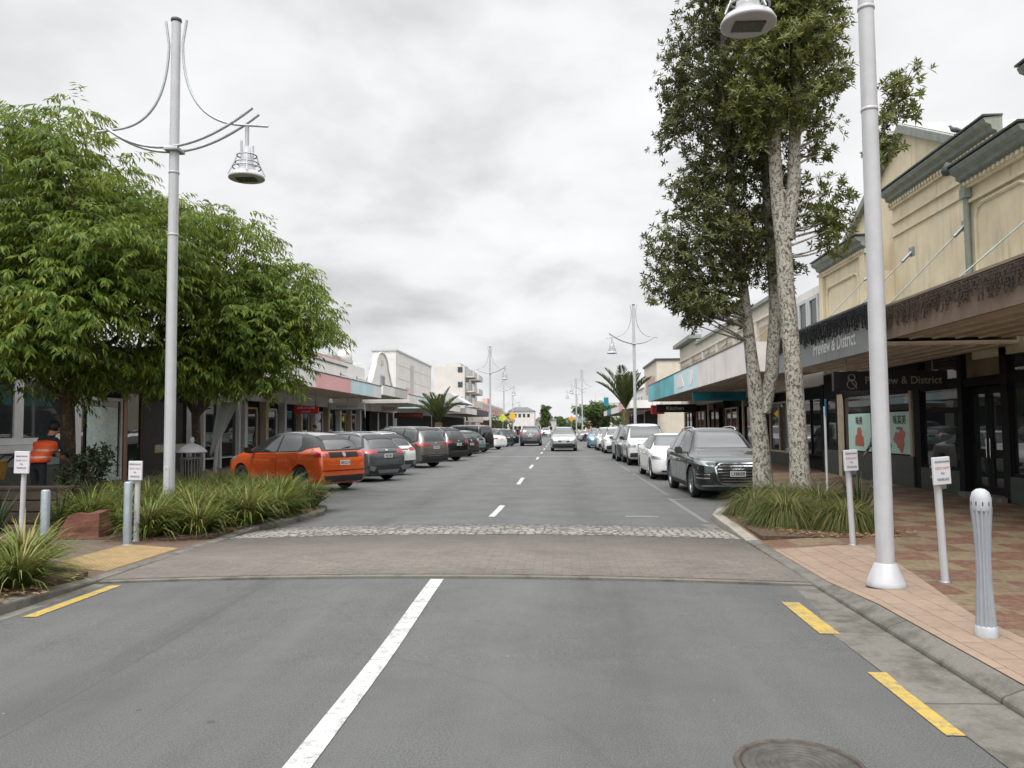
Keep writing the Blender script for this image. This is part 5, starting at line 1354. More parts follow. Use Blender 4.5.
# ---------- right: cream parapet building with the brown verandah (A) and its lower set-back wing (B)
A = building('shop_building', 'cream parapet building with dark green cornices and a brown verandah, nearest on the right', (12,14,0))
RS.part('wall', M_CREAM, A, (.0, .3, 4, 17., 3.0, 6.75), (.001, .3, 4, 14.4, 6.75, 7.75), (.75, 1.0, 17., 22.4, 3.0, 7.95), (.302, 9, 4, 17.0, 3.0, 6.2), (1.001, 9, 17.0, 26.4, 3.0, 7.2), (.301, .749, 16.7, 17.0, 3.0, 6.9))
def cornice(root, y0, y1, zt, d, ends=True):
    g = MB(); prof = [(.06,-.34),(-.05,-.34),(-.07,-.28),(-.16,-.24),(-.18,-.15),(-.29,-.10),(-.33,-.02),(-.33,.0),(.06,.03)]
    g.prism([(RS.X+d+p, zt+q) for p, q in prof], 'y', y0, y1); c = g.build('cornice', M_CORNL, root)
    RS.part('cornice_cap', M_CORN, c, (d-.36, d+.06, y0-.03, y1+.03, zt+.032, zt+.07))
    g = MB(); y = y0+.1
    while y < y1: RS.bx(g, d-.13, d-.085, y, y+.07, zt-.42, zt-.345); y += .16
    RS.bx(g, d-.08, d-.003, y0, y1, zt-.48, zt-.345); g.build('dentil_band', M_CREAM, c); return c
cornice(A, 14.43, 17.05, 7.1, 0); cornice(A, 4, 14.4, 8.1, 0); cornice(A, 16.95, 22.45, 8.2, .75)
def panel(root, d, y0, y1, z0, z1, m, r=.25):
    """raised moulding running round a wall panel with clipped upper corners"""
    pts = [(y0,z0),(y1,z0),(y1,z1-r),(y1-r*.3,z1-r*.3),(y1-r,z1),(y0+r,z1),(y0+r*.3,z1-r*.3),(y0,z1-r),(y0,z0)]
    g = MB(); g.tube([RS.pt(d-.005, y, z) for y, z in pts], .045, 6, cap=False, smooth=False); g.build('panel_moulding', m, root)
panel(A, 0, 14.75, 16.6, 4.5, 6.2, M_CREAM); panel(A, 0, 10.6, 14.1, 4.5, 6.9, M_CREAM); panel(A, 0, 5, 10.2, 4.5, 6.9, M_CREAM)
RS.part('string_course', M_CREAM, A, (.69, .748, 17.0, 22.4, 7.28, 7.36), (.71, .748, 17.0, 22.4, 6.92, 6.97), (-.07, -.002, 14.41, 17.0, 6.3, 6.37))
RS.part('flashing', M_CORNL, A, (-.12, -.002, 4, 17.0, 4.02, 4.24), (.6, .748, 17.0, 22.4, 4.02, 4.22))
g = MB(); g.tube([RS.pt(-.075,16.82,6.55), RS.pt(-.075,16.82,3.6)], .065, 10); g.box(8.54,8.695,16.72,16.94,6.42,6.62); g.build('downpipe', M_PIPE, A)
g = MB(); g.lathe([(0,0),(.10,.02),(.13,.12),(.08,.2),(.04,.28),(0,.3)], RS.pt(-.3,17.1,7.0), 12); g.build('finial', M_CORN, A)
# gable behind the parapet
GX = 9.75
g = MB(); g.prism([(18.0,6.9),(26.4,6.9),(26.4,7.95),(22.2,10.0),(18.0,7.95)], 'x', GX, GX+.25); gb = g.build('gable', M_CREAM, A)
for s in (-1, 1):
    g = MB(); y1 = 22.2+s*4.5; zz = 10.1-4.5*.488
    a, b = (22.2, 10.11), (y1, zz); g.prism([a, b, (b[0], b[1]-.22), (a[0], a[1]-.24)], 'x', GX-.16, GX-.004); g.build('barge_board', M_CORNL, gb)
    g = MB(); n = 40
    for i in range(n):   # corrugations run down the slope
        x0 = GX+.02+i*.22; p = [(22.2, 10.12), (y1, zz+.012)]
        g.add([(x0,p[0][0],p[0][1]),(x0+.11,p[0][0],p[0][1]+.035),(x0+.22,p[0][0],p[0][1]),(x0,p[1][0],p[1][1]),(x0+.11,p[1][0],p[1][1]+.035),(x0+.22,p[1][0],p[1][1])], [(0,1,4,3),(1,2,5,4)])
    g.build('roof', M_CORRU, gb)
# shopfronts under the verandahs
RS.part('shopfront_wall', M_SHOPD, A, (.3,.5,4,22.4,.0,3.3), (.0,.295,13.4,13.7,.1,3.3), (0,.295,15.75,16.0,.1,3.3), (0,.295,17.5,17.68,.1,3.3), (0,.295,19.5,19.85,.1,3.3), (.02,.294,4,13.4,2.55,3.3), (.03,.293,16.0,17.5,2.45,2.6), (.02,.294,17.68,19.5,2.5,2.6), (.021,.294,19.85,22.4,2.5,3.3), (.02,.294,13.7,15.75,2.5,2.62))
RS.part('stall_riser', M_RISER, A, (-.02,.292,4,13.4,.1,.86), (-.02,.292,13.7,15.75,.1,.62), (-.02,.292,17.68,19.5,.1,.62), (-.04,.292,19.85,22.4,.1,.86))
RS.part('step', M_KERB, A, (-.12,.28,15.9,17.55,.1,.2))
def doors2(root, y0, y1):
    for a, b in ((y0, (y0+y1)/2-.01), ((y0+y1)/2+.01, y1)):
        dr = RS.part('door', M_SHOPD, root, (.16,.21,a,a+.12,.2,2.42), (.16,.21,b-.12,b,.2,2.42), (.161,.209,a+.12,b-.12,.2,.36), (.161,.209,a+.12,b-.12,2.28,2.42), (.161,.209,a+.12,b-.12,.95,1.12))
        RS.part('door_glass', M_GLS, dr, (.18,.19,a+.12,b-.12,.36,.95), (.18,.19,a+.12,b-.12,1.12,2.28))
        yy = b-.06 if a == y0 else a+.06
        g = MB(); g.tube([RS.pt(.12,yy,.95),RS.pt(.12,yy,1.35)], .014, 6); g.build('handle', C_CHROME, dr)
doors2(A, 16.02, 17.48)
RS.window(A, 16.0, 17.5, 2.6, 3.2, M_SHOPD, .05, .04, 0, M_INTER)
for a, b in ((13.7,15.75),(17.68,19.5)):
    RS.window(A, a, b, .62, 2.5, M_SHOPD, .03, .06); RS.window(A, a, b, 2.62, 3.2, M_SHOPD, .03, .05)
for a, b in ((4,7.1),(7.1,10.2),(10.2,13.4)): RS.window(A, a, b, .86, 2.55, M_SHOPD, .03, .06)
RS.window(A, 19.85, 22.38, .86, 2.5, M_SHOPD, .03, .06, 0)
RS.part('post', M_POSTC, A, (-.03,.05,19.9,20.02,.862,2.49))
# window posters
def poster(root, y0, y1, z0, z1, s1, s2, blob):
    p = RS.part('window_poster', M_MINT, root, (.028,.034,y0,y1,z0,z1))
    text(s1, .26, RS.pt(.024, (y0+y1)/2, z1-.22), (0,-1,0), (0,0,1), M_LETD, p, bold=.004); text(s2, .12, RS.pt(.024, (y0+y1)/2, z1-.42), (0,-1,0), (0,0,1), M_LETD, p)
    g = MB(); cy = (y0+y1)/2; pts = []
    for i in range(26):
        a = 2*PI*i/26; r = (.27 + .06*math.sin(a*3+blob) + .03*math.sin(a*7+blob*2)); pts.append((cy+r*1.15*math.cos(a), z0+.36+r*math.sin(a)))
    g.prism(pts, 'x', 8.72, 8.727); g.build('food_picture', M_PRED, p)
poster(A, 20.1, 21.35, .9, 1.98, '味其美', 'kitchen', 1)
RS.canopy(A, 4, 15.2, 2.7, 3.21, 3.80, M_SOFF, [(4,9.6,M_FASB),(9.6,15.2,M_FASB)], (8.2, 11.4, 14.2), 5.6, mat('capping_tan', lin('#7d7162'), .7), False)
RS.canopy(A, 15.24, 22.35, 2.7, 3.08, 4.0, M_SOFF, [(15.24,17.1,M_FASG),(17.1,22.35,M_FASG)], (17.05, 19.6, 22.0), 5.9, M_DKGRY, False)
text('Preview & District', .44, RS.pt(-2.706, 16.15, 3.42), (0,-1,0), (0,0,1), M_LETW, A, align='RIGHT', sx=.80, bold=.004)
# icicle light strings hung along the fascias
M_ICE = mat('dark_wire', lin('#3a3029'), .7); M_ICED = mat('black_wire', lin('#17191a'), .7)
def icicles(y0, y1, zt, m, drop, dens):
    g = MB(); y = y0; r_ = random.Random(int(y0*10))
    g.tube([RS.pt(-2.735, y0, zt), RS.pt(-2.735, y1, zt)], .012, 5)
    while y < y1:
        L = drop*r_.uniform(.35, 1); pts = []; z = zt; yy = y
        for i in range(int(L/.05)+2):
            pts.append(RS.pt(-2.73-r_.uniform(0,.03), yy, z)); z -= .05; yy += r_.uniform(-.035,.035)
        g.tube(pts, .008, 4, cap=False)
        for p in pts[1:]: g.box(p[0]-.014,p[0]+.008,p[1]-.016,p[1]+.016,p[2]-.022,p[2]+.012)
        y += dens*r_.uniform(.6,1.4)
    return g.build('icicle_lights', m)
o = icicles(6, 15.1, 3.76, M_ICE, .34, .055); tag(o, 'dark icicle light string hung along the brown verandah fascia', 'string lights')
o = icicles(15.3, 22.2, 3.97, M_ICED, .42, .04); tag(o, 'black icicle light string bunched along the top of the grey lettered fascia', 'string lights')
settle(A)

# ---------- C: lower cream bay with pilasters, then the strip-windowed bay
Cb = building('shop_building', 'low cream bay with a dark cornice between the gabled building and the white strip-windowed one', (12,24.5,0))
RS.part('wall', M_CREAM, Cb, (.05,.35,22.42,26.4,3.0,6.85), (.352,9,22.42,26.4,3,6)); cornice(Cb, 22.45, 26.4, 7.0, .05)
RS.part('pilaster', M_CREAM, Cb, (-.05,.049,22.5,22.85,3.6,6.5)); RS.part('pilaster', M_CREAM, Cb, (-.05,.049,26.0,26.35,3.6,6.5)); panel(Cb, .04, 23.1, 25.8, 4.6, 6.1, M_CREAM)
RS.part('shopfront_wall', M_SHOPD, Cb, (.3,.5,22.42,26.4,0,3.3), (.02,.294,22.42,26.4,2.55,3.3), (0,.29,25.0,25.3,.1,2.55)); RS.part('stall_riser', M_RISER, Cb, (-.04,.292,22.42,26.4,.1,.86))
RS.window(Cb, 22.45, 25.0, .86, 2.55, M_SHOPD, .03, .06); RS.window(Cb, 25.3, 26.38, .86, 2.55, M_SHOPD, .03, .06)
RS.part('post', M_POSTC, Cb, (-.05,.05,24.75,25.0,.1,2.6))
poster(Cb, 22.6, 24.3, .9, 1.98, '味美', 'open', 3)
settle(Cb)
Cc = building('shop_building', 'white-framed two-storey bay with tall strip windows behind the lichen-barked trees', (12,28.5,0))
RS.part('wall', M_WALLW, Cc, (.1,.4,26.44,30.2,3.0,6.4), (.402,9,26.44,30.2,3,6)); RS.part('shopfront_wall', M_SHOPD, Cc, (.3,.5,26.44,30.2,0,3.1), (0,.29,26.44,26.7,.1,3.0))
for k in range(3): RS.window(Cc, 26.7+1.15*k, 27.7+1.15*k, 4.3, 6.1, M_FRW, .0, .12)
RS.window(Cc, 26.8, 30.1, .6, 2.6, M_SHOPD, .03, .06, 2); settle(Cc)

# ---------- D: cream panelled building with the long weathered-to-teal verandah
D = building('shop_building', 'long cream panelled building with a verandah fascia fading from grey-white to teal', (13,43,0))
RS.part('wall', M_CREAM2, D, (0,.3,30.24,50.,3.0,6.8), (.001,.3,50.,57.,3.0,7.2), (.302,9,30.24,57.,3,6.4))
RS.part('parapet_cap', M_CORNL, D, (-.18,.32,30.24,50,6.8,6.95)); RS.part('parapet_cap', M_CORNL, D, (-.45,.32,49.9,57.3,7.25,7.5)); RS.part('frieze', M_CREAM2, D, (-.1,-.002,30.24,57,6.2,6.3))
for k in range(6): RS.part('recess_panel', mat('panel_tan', lin('#9a8b72'), .85, stain=.3), D, (-.012,-.003,31+4.3*k,34.4+4.3*k,4.7,5.9)); 
for k in range(7): RS.part('pilaster', M_CREAM2, D, (-.07,-.004,30.3+4.3*k,30.8+4.3*k,3.6,6.2))
RS.part('shopfront_wall', M_SHOPD, D, (.35,.5,30.24,57,0,3.3))
for k in range(6):
    y = 30.5+4.4*k; RS.window(D, y, y+2.8, .6, 2.6, M_SHOPD if k % 2 else M_POSTC, .03, .07, 1); RS.part('post', M_POSTC if k % 2 else M_SHOPD, D, (-.02,.3,y+2.85,y+3.1,.1,3.0)); RS.part('door', M_SHOPD if k != 2 else M_SIGNT, D, (.25,.3,y+3.1,y+4.2,.1,2.5)); RS.part('stall_riser', M_RISER, D, (0,.3,y,y+2.8,.1,.6))
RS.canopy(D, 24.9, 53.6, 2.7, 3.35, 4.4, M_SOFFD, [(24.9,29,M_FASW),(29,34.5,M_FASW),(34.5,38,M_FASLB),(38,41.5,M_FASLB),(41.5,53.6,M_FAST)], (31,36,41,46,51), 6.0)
g = MB(); g.prism([(36.2+.5*math.cos(a), 3.9+.36*math.sin(a)) for a in [2*PI*i/20 for i in range(20)]], 'x', 5.985, 5.998); g.build('fascia_roundel', M_FASWH, D); g = MB(); g.prism([(38.2,3.6),(40.4,3.6),(40.4,4.2),(38.9,4.2)], 'x', 5.985, 5.998); g.build('fascia_flag', M_FASWH, D)
settle(D)
E_ = building('shop_building', 'cream flat-fronted building past the gap beyond the teal verandah', (13,76,0))
RS.part('wall', M_CREAM2, E_, (0,9,70.6,81,0,7.6)); RS.part('parapet_cap', M_DKGRY, E_, (-.15,9.1,70.5,81.1,7.6,7.78)); RS.part('window', mat('panel_rose', lin('#a48a80'), .8), E_, (-.02,-.003,72,79.6,4.8,6.3))
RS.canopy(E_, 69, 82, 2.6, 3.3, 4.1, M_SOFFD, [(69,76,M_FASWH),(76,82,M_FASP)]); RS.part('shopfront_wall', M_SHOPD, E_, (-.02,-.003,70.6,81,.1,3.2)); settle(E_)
for i, (y0, y1, h, mm, fas, lab) in enumerate([(82,96,5.6,M_WALLW,M_FASWH,'low white shop row beyond the cream flat-fronted building'),(96.3,112,5.0,M_CREAM2,M_SIGNT,'low cream shop with a teal verandah edge far along the right side'),(139,158,5.2,M_WALLW,M_FASP,'far low white shop behind the olive brown tree'),(158,190,6.4,M_WALLG,M_FASWH,'far grey shop row near the little spired building')]):
    b = building('shop_building', lab, (13,(y0+y1)/2,0)); RS.part('wall', mm, b, (0,9,y0,y1,0,h)); RS.part('parapet_cap', M_CORNL, b, (-.1,9.1,y0,y1,h,h+.15))
    RS.canopy(b, y0+.2, y1-.2, 2.5, 3.2, 3.9, M_SOFFD, [(y0+.2,(y0+y1)/2,fas),((y0+y1)/2,y1-.2,M_FASWH)]); RS.part('shopfront_wall', M_SHOPD, b, (-.02,-.003,y0+.1,y1-.1,.1,3.0))
    for k in range(4): RS.window(b, y0+1+k*3, y0+2.4+k*3, 4.1, 4.9, M_FRW, -.06, .08)
    settle(b)
Sp = building('spired_building', 'little pale pink building topped by a thin spire far down the right side', (8.6,196,0))
g = MB(); g.box(6.6,11,194,200,0,5.2); g.build('wall', mat('pink_render', lin('#b79a92'), .8), Sp); g = MB(); g.prism([(6.3,5.2),(11.3,5.2),(8.8,6.6)], 'y', 193.7, 200.3); g.build('roof', mat('roof_rose', lin('#a07d76'), .8), Sp)
g = MB(); g.lathe([(.5,6.2),(.42,7.4),(.1,8.4),(.03,10)], (8.8,195,0), 10); g.build('spire', M_FRW, Sp); settle(Sp)

# ---------- hanging signs
def blade(lab, y, x0, x1, z0, z1, m, lines, ml, hang=3.3, cat='sign', bar=None, sx=1.):
    root = thing('hanging_sign', lab, cat, ((x0+x1)/2, y, z0)); w_ = x1-x0; h = z1-z0
    g = MB(); g.box(-w_/2,w_/2,-.06,.06,0,h); b = g.build('board', m, root, bevel=.008)
    n = len(lines)
    for i, (s, sz, dx, mm) in enumerate(lines): text(s, sz, (dx,-.064,h*(n-i-.5)/n), (1,0,0), (0,0,1), mm or ml, b, bold=.001, sx=sx)
    if bar: g = MB(); g.box(-w_/2,w_/2,-.068,-.0615,.0,.06); g.build('stripe', bar, b)
    for s in (-1,1): g = MB(); g.tube([(s*w_*.38,0,h),(s*w_*.38,0,max(h+.05,hang-z0))], .012, 6); g.build('hanger', M_ROD, root)
    return root
bs = blade('black hanging sign reading Preview & District under the verandah beside the near lamp post', 17.5, 5.98, 8.40, 2.40, 2.82, M_SIGNK, [('Preview & District',.235,.27,None)], M_GOLD, 3.1, sx=.93)
g = MB()
def loop(cx, cz, r, a0, a1, n=18): return [(cx+r*math.cos(a), -.068, cz+r*math.sin(a)) for a in [a0+(a1-a0)*i/n for i in range(n+1)]]
EX = -.17
g.tube(loop(EX-.66,.285,.072,0,2*PI), .010, 6, cap=False); g.tube(loop(EX-.66,.135,.098,-.6,2*PI-.9), .010, 6); g.tube([(EX-.72,-.068,.27),(EX-.55,-.068,.045)], .010, 6)
g.build('emblem', M_GOLD, bs)
blade('teal hanging sign with dark lettering under the long verandah', 37, 6.2, 8.65, 2.84, 3.26, M_SIGNT, [('Harrison',.27,.1,None)], M_LETD, 3.4)
blade('black hanging sign with pale lettering, beyond the teal one', 50.5, 6.15, 8.7, 2.56, 3.08, M_SIGNK, [('Kitchen',.36,-.1,None)], M_LETW, 3.4)
blade('small red hanging sign at the far end of the long verandah', 53.1, 6.1, 7.0, 2.5, 3.1, M_SIGNR, [], M_LETW, 3.4)
blade('teal square projecting sign far along the right side', 99, 5.5, 6.1, 4.3, 5.4, M_SIGNT, [], M_LETW, 4.0)
blade('red hanging sign with two lines of white lettering behind the orange car', 38, -13.2, -11.95, 2.45, 2.83, M_SIGNR, [('HAIR STUDIO',.15,0,None),('OPEN NOW',.09,0,None)], M_LETW, 3.6)
blade('long pale hanging sign with a teal lower stripe on the left footpath', 45, -13.5, -11.4, 2.76, 3.2, M_FASWH, [('BARBER SHOP',.2,0,M_GOLD)], M_GOLD, 3.55, bar=M_SIGNT)
blade('white hanging sign with red lozenges, left footpath', 57, -13.2, -12.0, 2.95, 3.32, M_SIGNW, [('SALE',.28,0,M_SIGNR)], M_SIGNR, 3.6, sx=1.6)
blade('dark brown hanging sign with dull red lettering beside the left palm', 62, -13.3, -11.0, 2.5, 2.95, M_SIGNB, [('TAKEAWAYS',.34,0,None)], mat('letter_rust', lin('#b0583a'), .6), 3.6)

# ---------- left: dark glazed shop under the trees
L1 = building('shop_building', 'dark glazed shop with white window posts behind the leafy street trees', (-18,22,0))
LS.part('wall', M_SHOPD, L1, (.3,.6,8,33.5,0,4.4), (.602,9,8,33.5,3,4.3)); LS.part('stall_riser', M_RISER, L1, (.0,.29,8,23.0,.1,.75))
LS.part('window_sill', M_FRW, L1, (-.08,.2,8,21.6,1.12,1.32)); LS.part('stall_panel', mat('panel_slate', lin('#5d6b70'), .5), L1, (-.02,.02,8,21.6,.76,1.118))
for a, b in ((8.3,11),(11,13.7),(13.7,16.5),(16.5,19.4),(19.4,21.6)): LS.window(L1, a, b, 1.33, 3.2, M_FRW, .0, .17)
LS.part('post', M_FRW, L1, (-.05,.2,21.62,21.95,.1,3.3)); LS.window(L1, 21.95, 24.2, .12, 2.7, M_FRW, .0, .10, 1); LS.window(L1, 24.4, 25.6, .12, 3.0, mat('frame_wood', lin('#4d3a2c'), .7), .1, .1)
LS.part('notice_panel', mat('glass_film', lin('#9fb0ab'), .3, var=.2, scale=2.5), L1, (-.012,-.004,22.3,23.9,.2,2.4))
LS.part('door', mat('door_dark', lin('#1d1916'), .6), L1, (.2,.25,25.8,28.6,.1,2.7)); LS.part('rail_panel', mat('cafe_banner', lin('#8d8672'), .7), L1, (-.9,-.86,24.6,27.2,.95,1.2))
for y in (28.8, 29.8, 31.3, 33.2): LS.part('post', M_FRW, L1, (-.05,.15,y,y+.16,.1,3.3))
LS.window(L1, 29.98, 31.28, .5, 3.0, M_FRW, .05, .05); LS.window(L1, 31.48, 33.18, .5, 3.0, M_FRW, .05, .05)
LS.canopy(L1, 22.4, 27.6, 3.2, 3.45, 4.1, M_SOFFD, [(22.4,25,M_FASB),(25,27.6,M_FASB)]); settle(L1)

# ---------- left: verandahed white shops with pink and pale blue fascias
L2 = building('shop_building', 'white parapet shops with a pink and pale blue verandah fascia beyond the orange car', (-18,43,0))
LS.part('wall', M_WALLW, L2, (0,.3,33.6,50.6,3.0,5.7), (.301,.6,44.,56.4,3.0,6.1), (.602,9,33.6,56.4,3,5.2), (0,.29,50.7,56.4,3.0,5.2))
LS.part('parapet_cap', M_DKGRY, L2, (-.06,.34,33.6,50.6,5.7,5.78)); LS.part('parapet_cap', mat('cap_apricot', lin('#b98f7a'), .8), L2, (.3,.65,44,50.5,6.1,6.22))
LS.part('shopfront_wall', M_SHOPD, L2, (.3,.5,33.6,56.4,0,3.2))
r_ = random.Random(3)
for k in range(9):
    y = 33.8+2.5*k; LS.part('post', (M_FRW, M_POSTC)[k % 2], L2, (-.05,.29,y,y+.3,.1,3.3)); LS.window(L2, y+.5, y+1.7, .5+.1*(k % 2), 2.7, (M_POSTC, M_FRW, M_SHOPD)[k % 3], .05, .08)
    LS.part('door', mat('door_'+str(k % 3), [lin('#3d352c'), lin('#6a6358'), lin('#1e2a2b')][k % 3], .6), L2, (.2,.28,y+1.75,y+2.4,.1,2.5))
LS.canopy(L2, 28.2, 46.6, 3.2, 3.52, 4.22, M_SOFFL, [(28.2,33.9,M_FASWH),(33.9,39.7,M_FASP),(39.7,44.6,M_FASLB),(44.6,46.6,M_FASWH)], (31,35,39,43), 5.3)
LS.canopy(L2, 47.1, 54.6, 3.2, 3.75, 4.35, M_SOFFL, [(47.1,50.5,M_FASWH),(50.5,54.6,M_WALLG)], (49,53), 5.2)
settle(L2)
# shop with curled gable
L3 = building('gabled_shop', 'white shop front with a tall curved gable and a grey roof behind it', (-17,60.5,0))
prof = [(56.5,3.0),(64.8,3.0),(64.8,5.0)]
for i in range(1, 8): u = i/8; prof.append((64.8-1.9*u, 5.0+1.5*u**2))
for i in range(0, 13): a = i/12*PI; prof.append((60.65+2.0*math.cos(a), 6.5+1.15*math.sin(a)))
for i in range(1, 8): u = 1-i/8; prof.append((56.5+1.9*u, 5.0+1.5*u**2))
prof.append((56.5,5.0)); cl_ = []
for p in prof:
    if not cl_ or (Vector(p)-Vector(cl_[-1])).length > .02: cl_.append(p)
g = MB(); g.prism(cl_, 'x', -14.35, -14.0); wl = g.build('wall', M_WALLW, L3)
g = MB(); g.tube([(-13.98, y, z+.02) for y, z in cl_[2:]], .09, 6); g.build('coping', M_WALLG, wl)
LS.window(L3, 59.9, 61.4, 5.1, 5.9, M_FRW, -.08, .1)
LS.part('louvre', M_WALLG, L3, (-.06,-.003,60.3,61.0,6.7,7.1)); LS.part('string_course', M_WALLG, L3, (-.1,-.003,56.5,64.8,4.75,4.9))
g = MB(); g.prism([(51.2,5.5),(56.4,5.5),(56.4,6.7),(51.2,6.7)], 'x', -19, -15.2); g.prism([(56.3,5.0),(65,5.0),(60.6,7.0)], 'x', -22, -14.36); g.build('roof', mat('grey_roof', lin('#8d8e90'), .6, stain=.3), L3)
g = MB(); g.lathe([(.0,0),(.5,0),(.5,.5)] + [(.5*math.cos(a), .5+.5*math.sin(a)) for a in [i*PI/16 for i in range(1,9)]], (-15.0,53.6,6.3), 16); g.build('dormer', M_WALLW, L3)
LS.part('shopfront_wall', M_SHOPD, L3, (-.0,.3,56.6,64.7,0,2.99)); LS.part('post', M_FRW, L3, (-.08,-.003,59,59.3,.1,2.9)); LS.part('post', M_FRW, L3, (-.08,-.003,62,62.4,.1,2.9))
LS.canopy(L3, 55.2, 65.6, 3.2, 3.5, 4.1, M_SOFFL, [(55.2,60,M_FASWH),(60,65.6,M_FASLB)]); settle(L3)
L4 = building('shop_building', 'tall blank white rendered building beyond the curved gable', (-20,75,0))
g = MB(); g.box(-16.1,-14,65.9,84.2,0,8.35); g.box(-28,-16.12,66.2,84,0,7.0); g.build('wall', M_WALLW, L4)
LS.part('parapet_cap', M_FRW, L4, (-.08,2.2,65.8,84.3,8.352,8.5)); LS.part('flue', M_WALLG, L4, (-.25,-.003,72.4,72.8,4.2,7.6)); LS.part('panel_joint', M_WALLG, L4, (-.012,-.003,66,84,6.0,6.05), (-.012,-.003,66,84,7.2,7.24))
LS.part('wall_sign', mat('sign_rose', lin('#bfa2a2'), .6), L4, (-.06,-.013,70.2,73.6,4.3,5.4))
LS.part('shopfront_wall', M_SHOPD, L4, (-.02,-.003,66.2,84,.1,3.0)); LS.canopy(L4, 66.2, 84, 3.2, 3.4, 4.0, M_SOFFL, [(66.2,71,M_FASLB),(71,84,M_FASWH)])
settle(L4)
# tower block with balconies
L5 = building('tower_block', 'grey tower block with stacked balconies rising behind the left palm', (-17,121,0))
g = MB(); g.box(-18.6,-14,114,131,0,10.8); g.box(-17.2,-14.9,116,122,10.8,11.5); g.build('wall', M_WALLG, L5)
for k in range(4):
    z = 2.6+2.2*k
    LS.part('balcony', M_WALLG, L5, (-1.3,-.003,114.6,119.6,z,z+.18), (-1.3,-1.22,114.6,119.6,z+.18,z+.85)); LS.part('balcony', M_WALLG, L5, (-1.3,-.003,122,128,z,z+.18), (-1.3,-1.22,122,128,z+.18,z+.85))
    w_ = LS.part('window', M_GLS, L5, (-.03,-.004,115.4,118.8,z+.2,z+1.75)); LS.part('window', M_GLS, L5, (-.03,-.004,123,127,z+.2,z+1.75))
    g = MB(); g.box(-15.0,-14.3,113.95,113.997,z+.7,z+1.5); g.build('window', M_GLS, L5)
settle(L5)
L5b = building('shop_building', 'low white shop with a peaked white awning before the tower block', (-18,97,0))
LS.part('wall', M_WALLW, L5b, (0,9,84.4,113.5,0,4.6)); LS.canopy(L5b, 86, 113, 3.6, 3.3, 4.0, M_SOFFD, [(86,97,M_FASWH),(97,113,M_SIGNK)])
g = MB(); g.prism([(-14,4.4),(-10.2,4.4),(-12.1,5.6)], 'y', 84.6, 92.5); g.build('awning', M_FRW, L5b); LS.part('shopfront_wall', M_SHOPD, L5b, (-.02,-.003,84.6,113,.1,3.1)); settle(L5b)
def brick(name, a, b_, mo):
    m, t, b = new_mat(name); p = wpos(t); q = t.n('ShaderNodeMapping'); q.inputs['Rotation'].default_value = (PI/2, 0, PI/2); t.l(p, q.inputs['Vector'])
    br = t.n('ShaderNodeTexBrick'); t.l(p, br.inputs['Vector']); br.inputs['Scale'].default_value = 1; br.inputs['Brick Width'].default_value = .6; br.inputs['Row Height'].default_value = .2
    br.inputs['Color1'].default_value = (*a, 1); br.inputs['Color2'].default_value = (*b_, 1); br.inputs['Mortar'].default_value = (*mo, 1)
    t.l(br.outputs[0], b.inputs['Base Color']); b.inputs['Roughness'].default_value = .85; return m
M_BRICKP = brick('salmon_brick', lin('#b0705f'), lin('#bb8273'), lin('#b9a096'))
L6 = building('shop_building', 'salmon pink brick building with pale bands in the far left distance', (-17,158,0))
LS.part('wall', M_BRICKP, L6, (0,9,136,190,0,6.4)); LS.part('band', M_FRW, L6, (-.05,-.003,136,190,4.0,4.3), (-.05,-.003,136,190,6.0,6.4))
for k in range(9): LS.window(L6, 138+5.6*k, 140.4+5.6*k, 4.5, 5.8, M_FRW, -.1, .2)
LS.part('gable', M_BRICKP, L6, (-.01,1,150,158,6.41,7.4)); LS.canopy(L6, 134, 190, 3, 3.0, 3.7, M_SOFFD, [(134,160,M_FASWH),(160,190,M_FASP)]); settle(L6)
for i, (x0, x1, y, h, m, lab) in enumerate([(-19,-9.5,285,7.8,M_WALLW,'far white two-storey building with a row of dark windows at the end of the street'),(-9.4,-1.5,300,4.6,M_WALLG,'far low pale building at the vanishing end of the street'),(-24,-13,330,5.5,M_CREAM2,'far cream building glimpsed behind the far white two-storey one'),(2.5,14,330,4.5,M_WALLW,'far low white building on the right behind the pale green tree')]):
    b = thing('far_building', lab, 'building', ((x0+x1)/2, y, 0)); W2 = (x1-x0)/2
    g = MB(); g.box(-W2,W2,0,14,0,h); g.build('wall', m, b); g = MB(); g.prism([(-W2-.4,h),(W2+.4,h),(W2*.5,h+1.4),(-W2*.5,h+1.4)], 'y', -.4, 14.4); g.build('roof', mat('grey_roof', lin('#77787a'), .6), b)
    n = int((x1-x0)/1.6)
    for k in range(n):
        for z in ([.8] if h < 5 else [1.0,h-2.3]):
            xx = -W2+.5+k*1.6; g = MB(); g.box(xx,xx+.95,-.06,-.01,z,z+1.3); g.build('window', M_GLS, b)
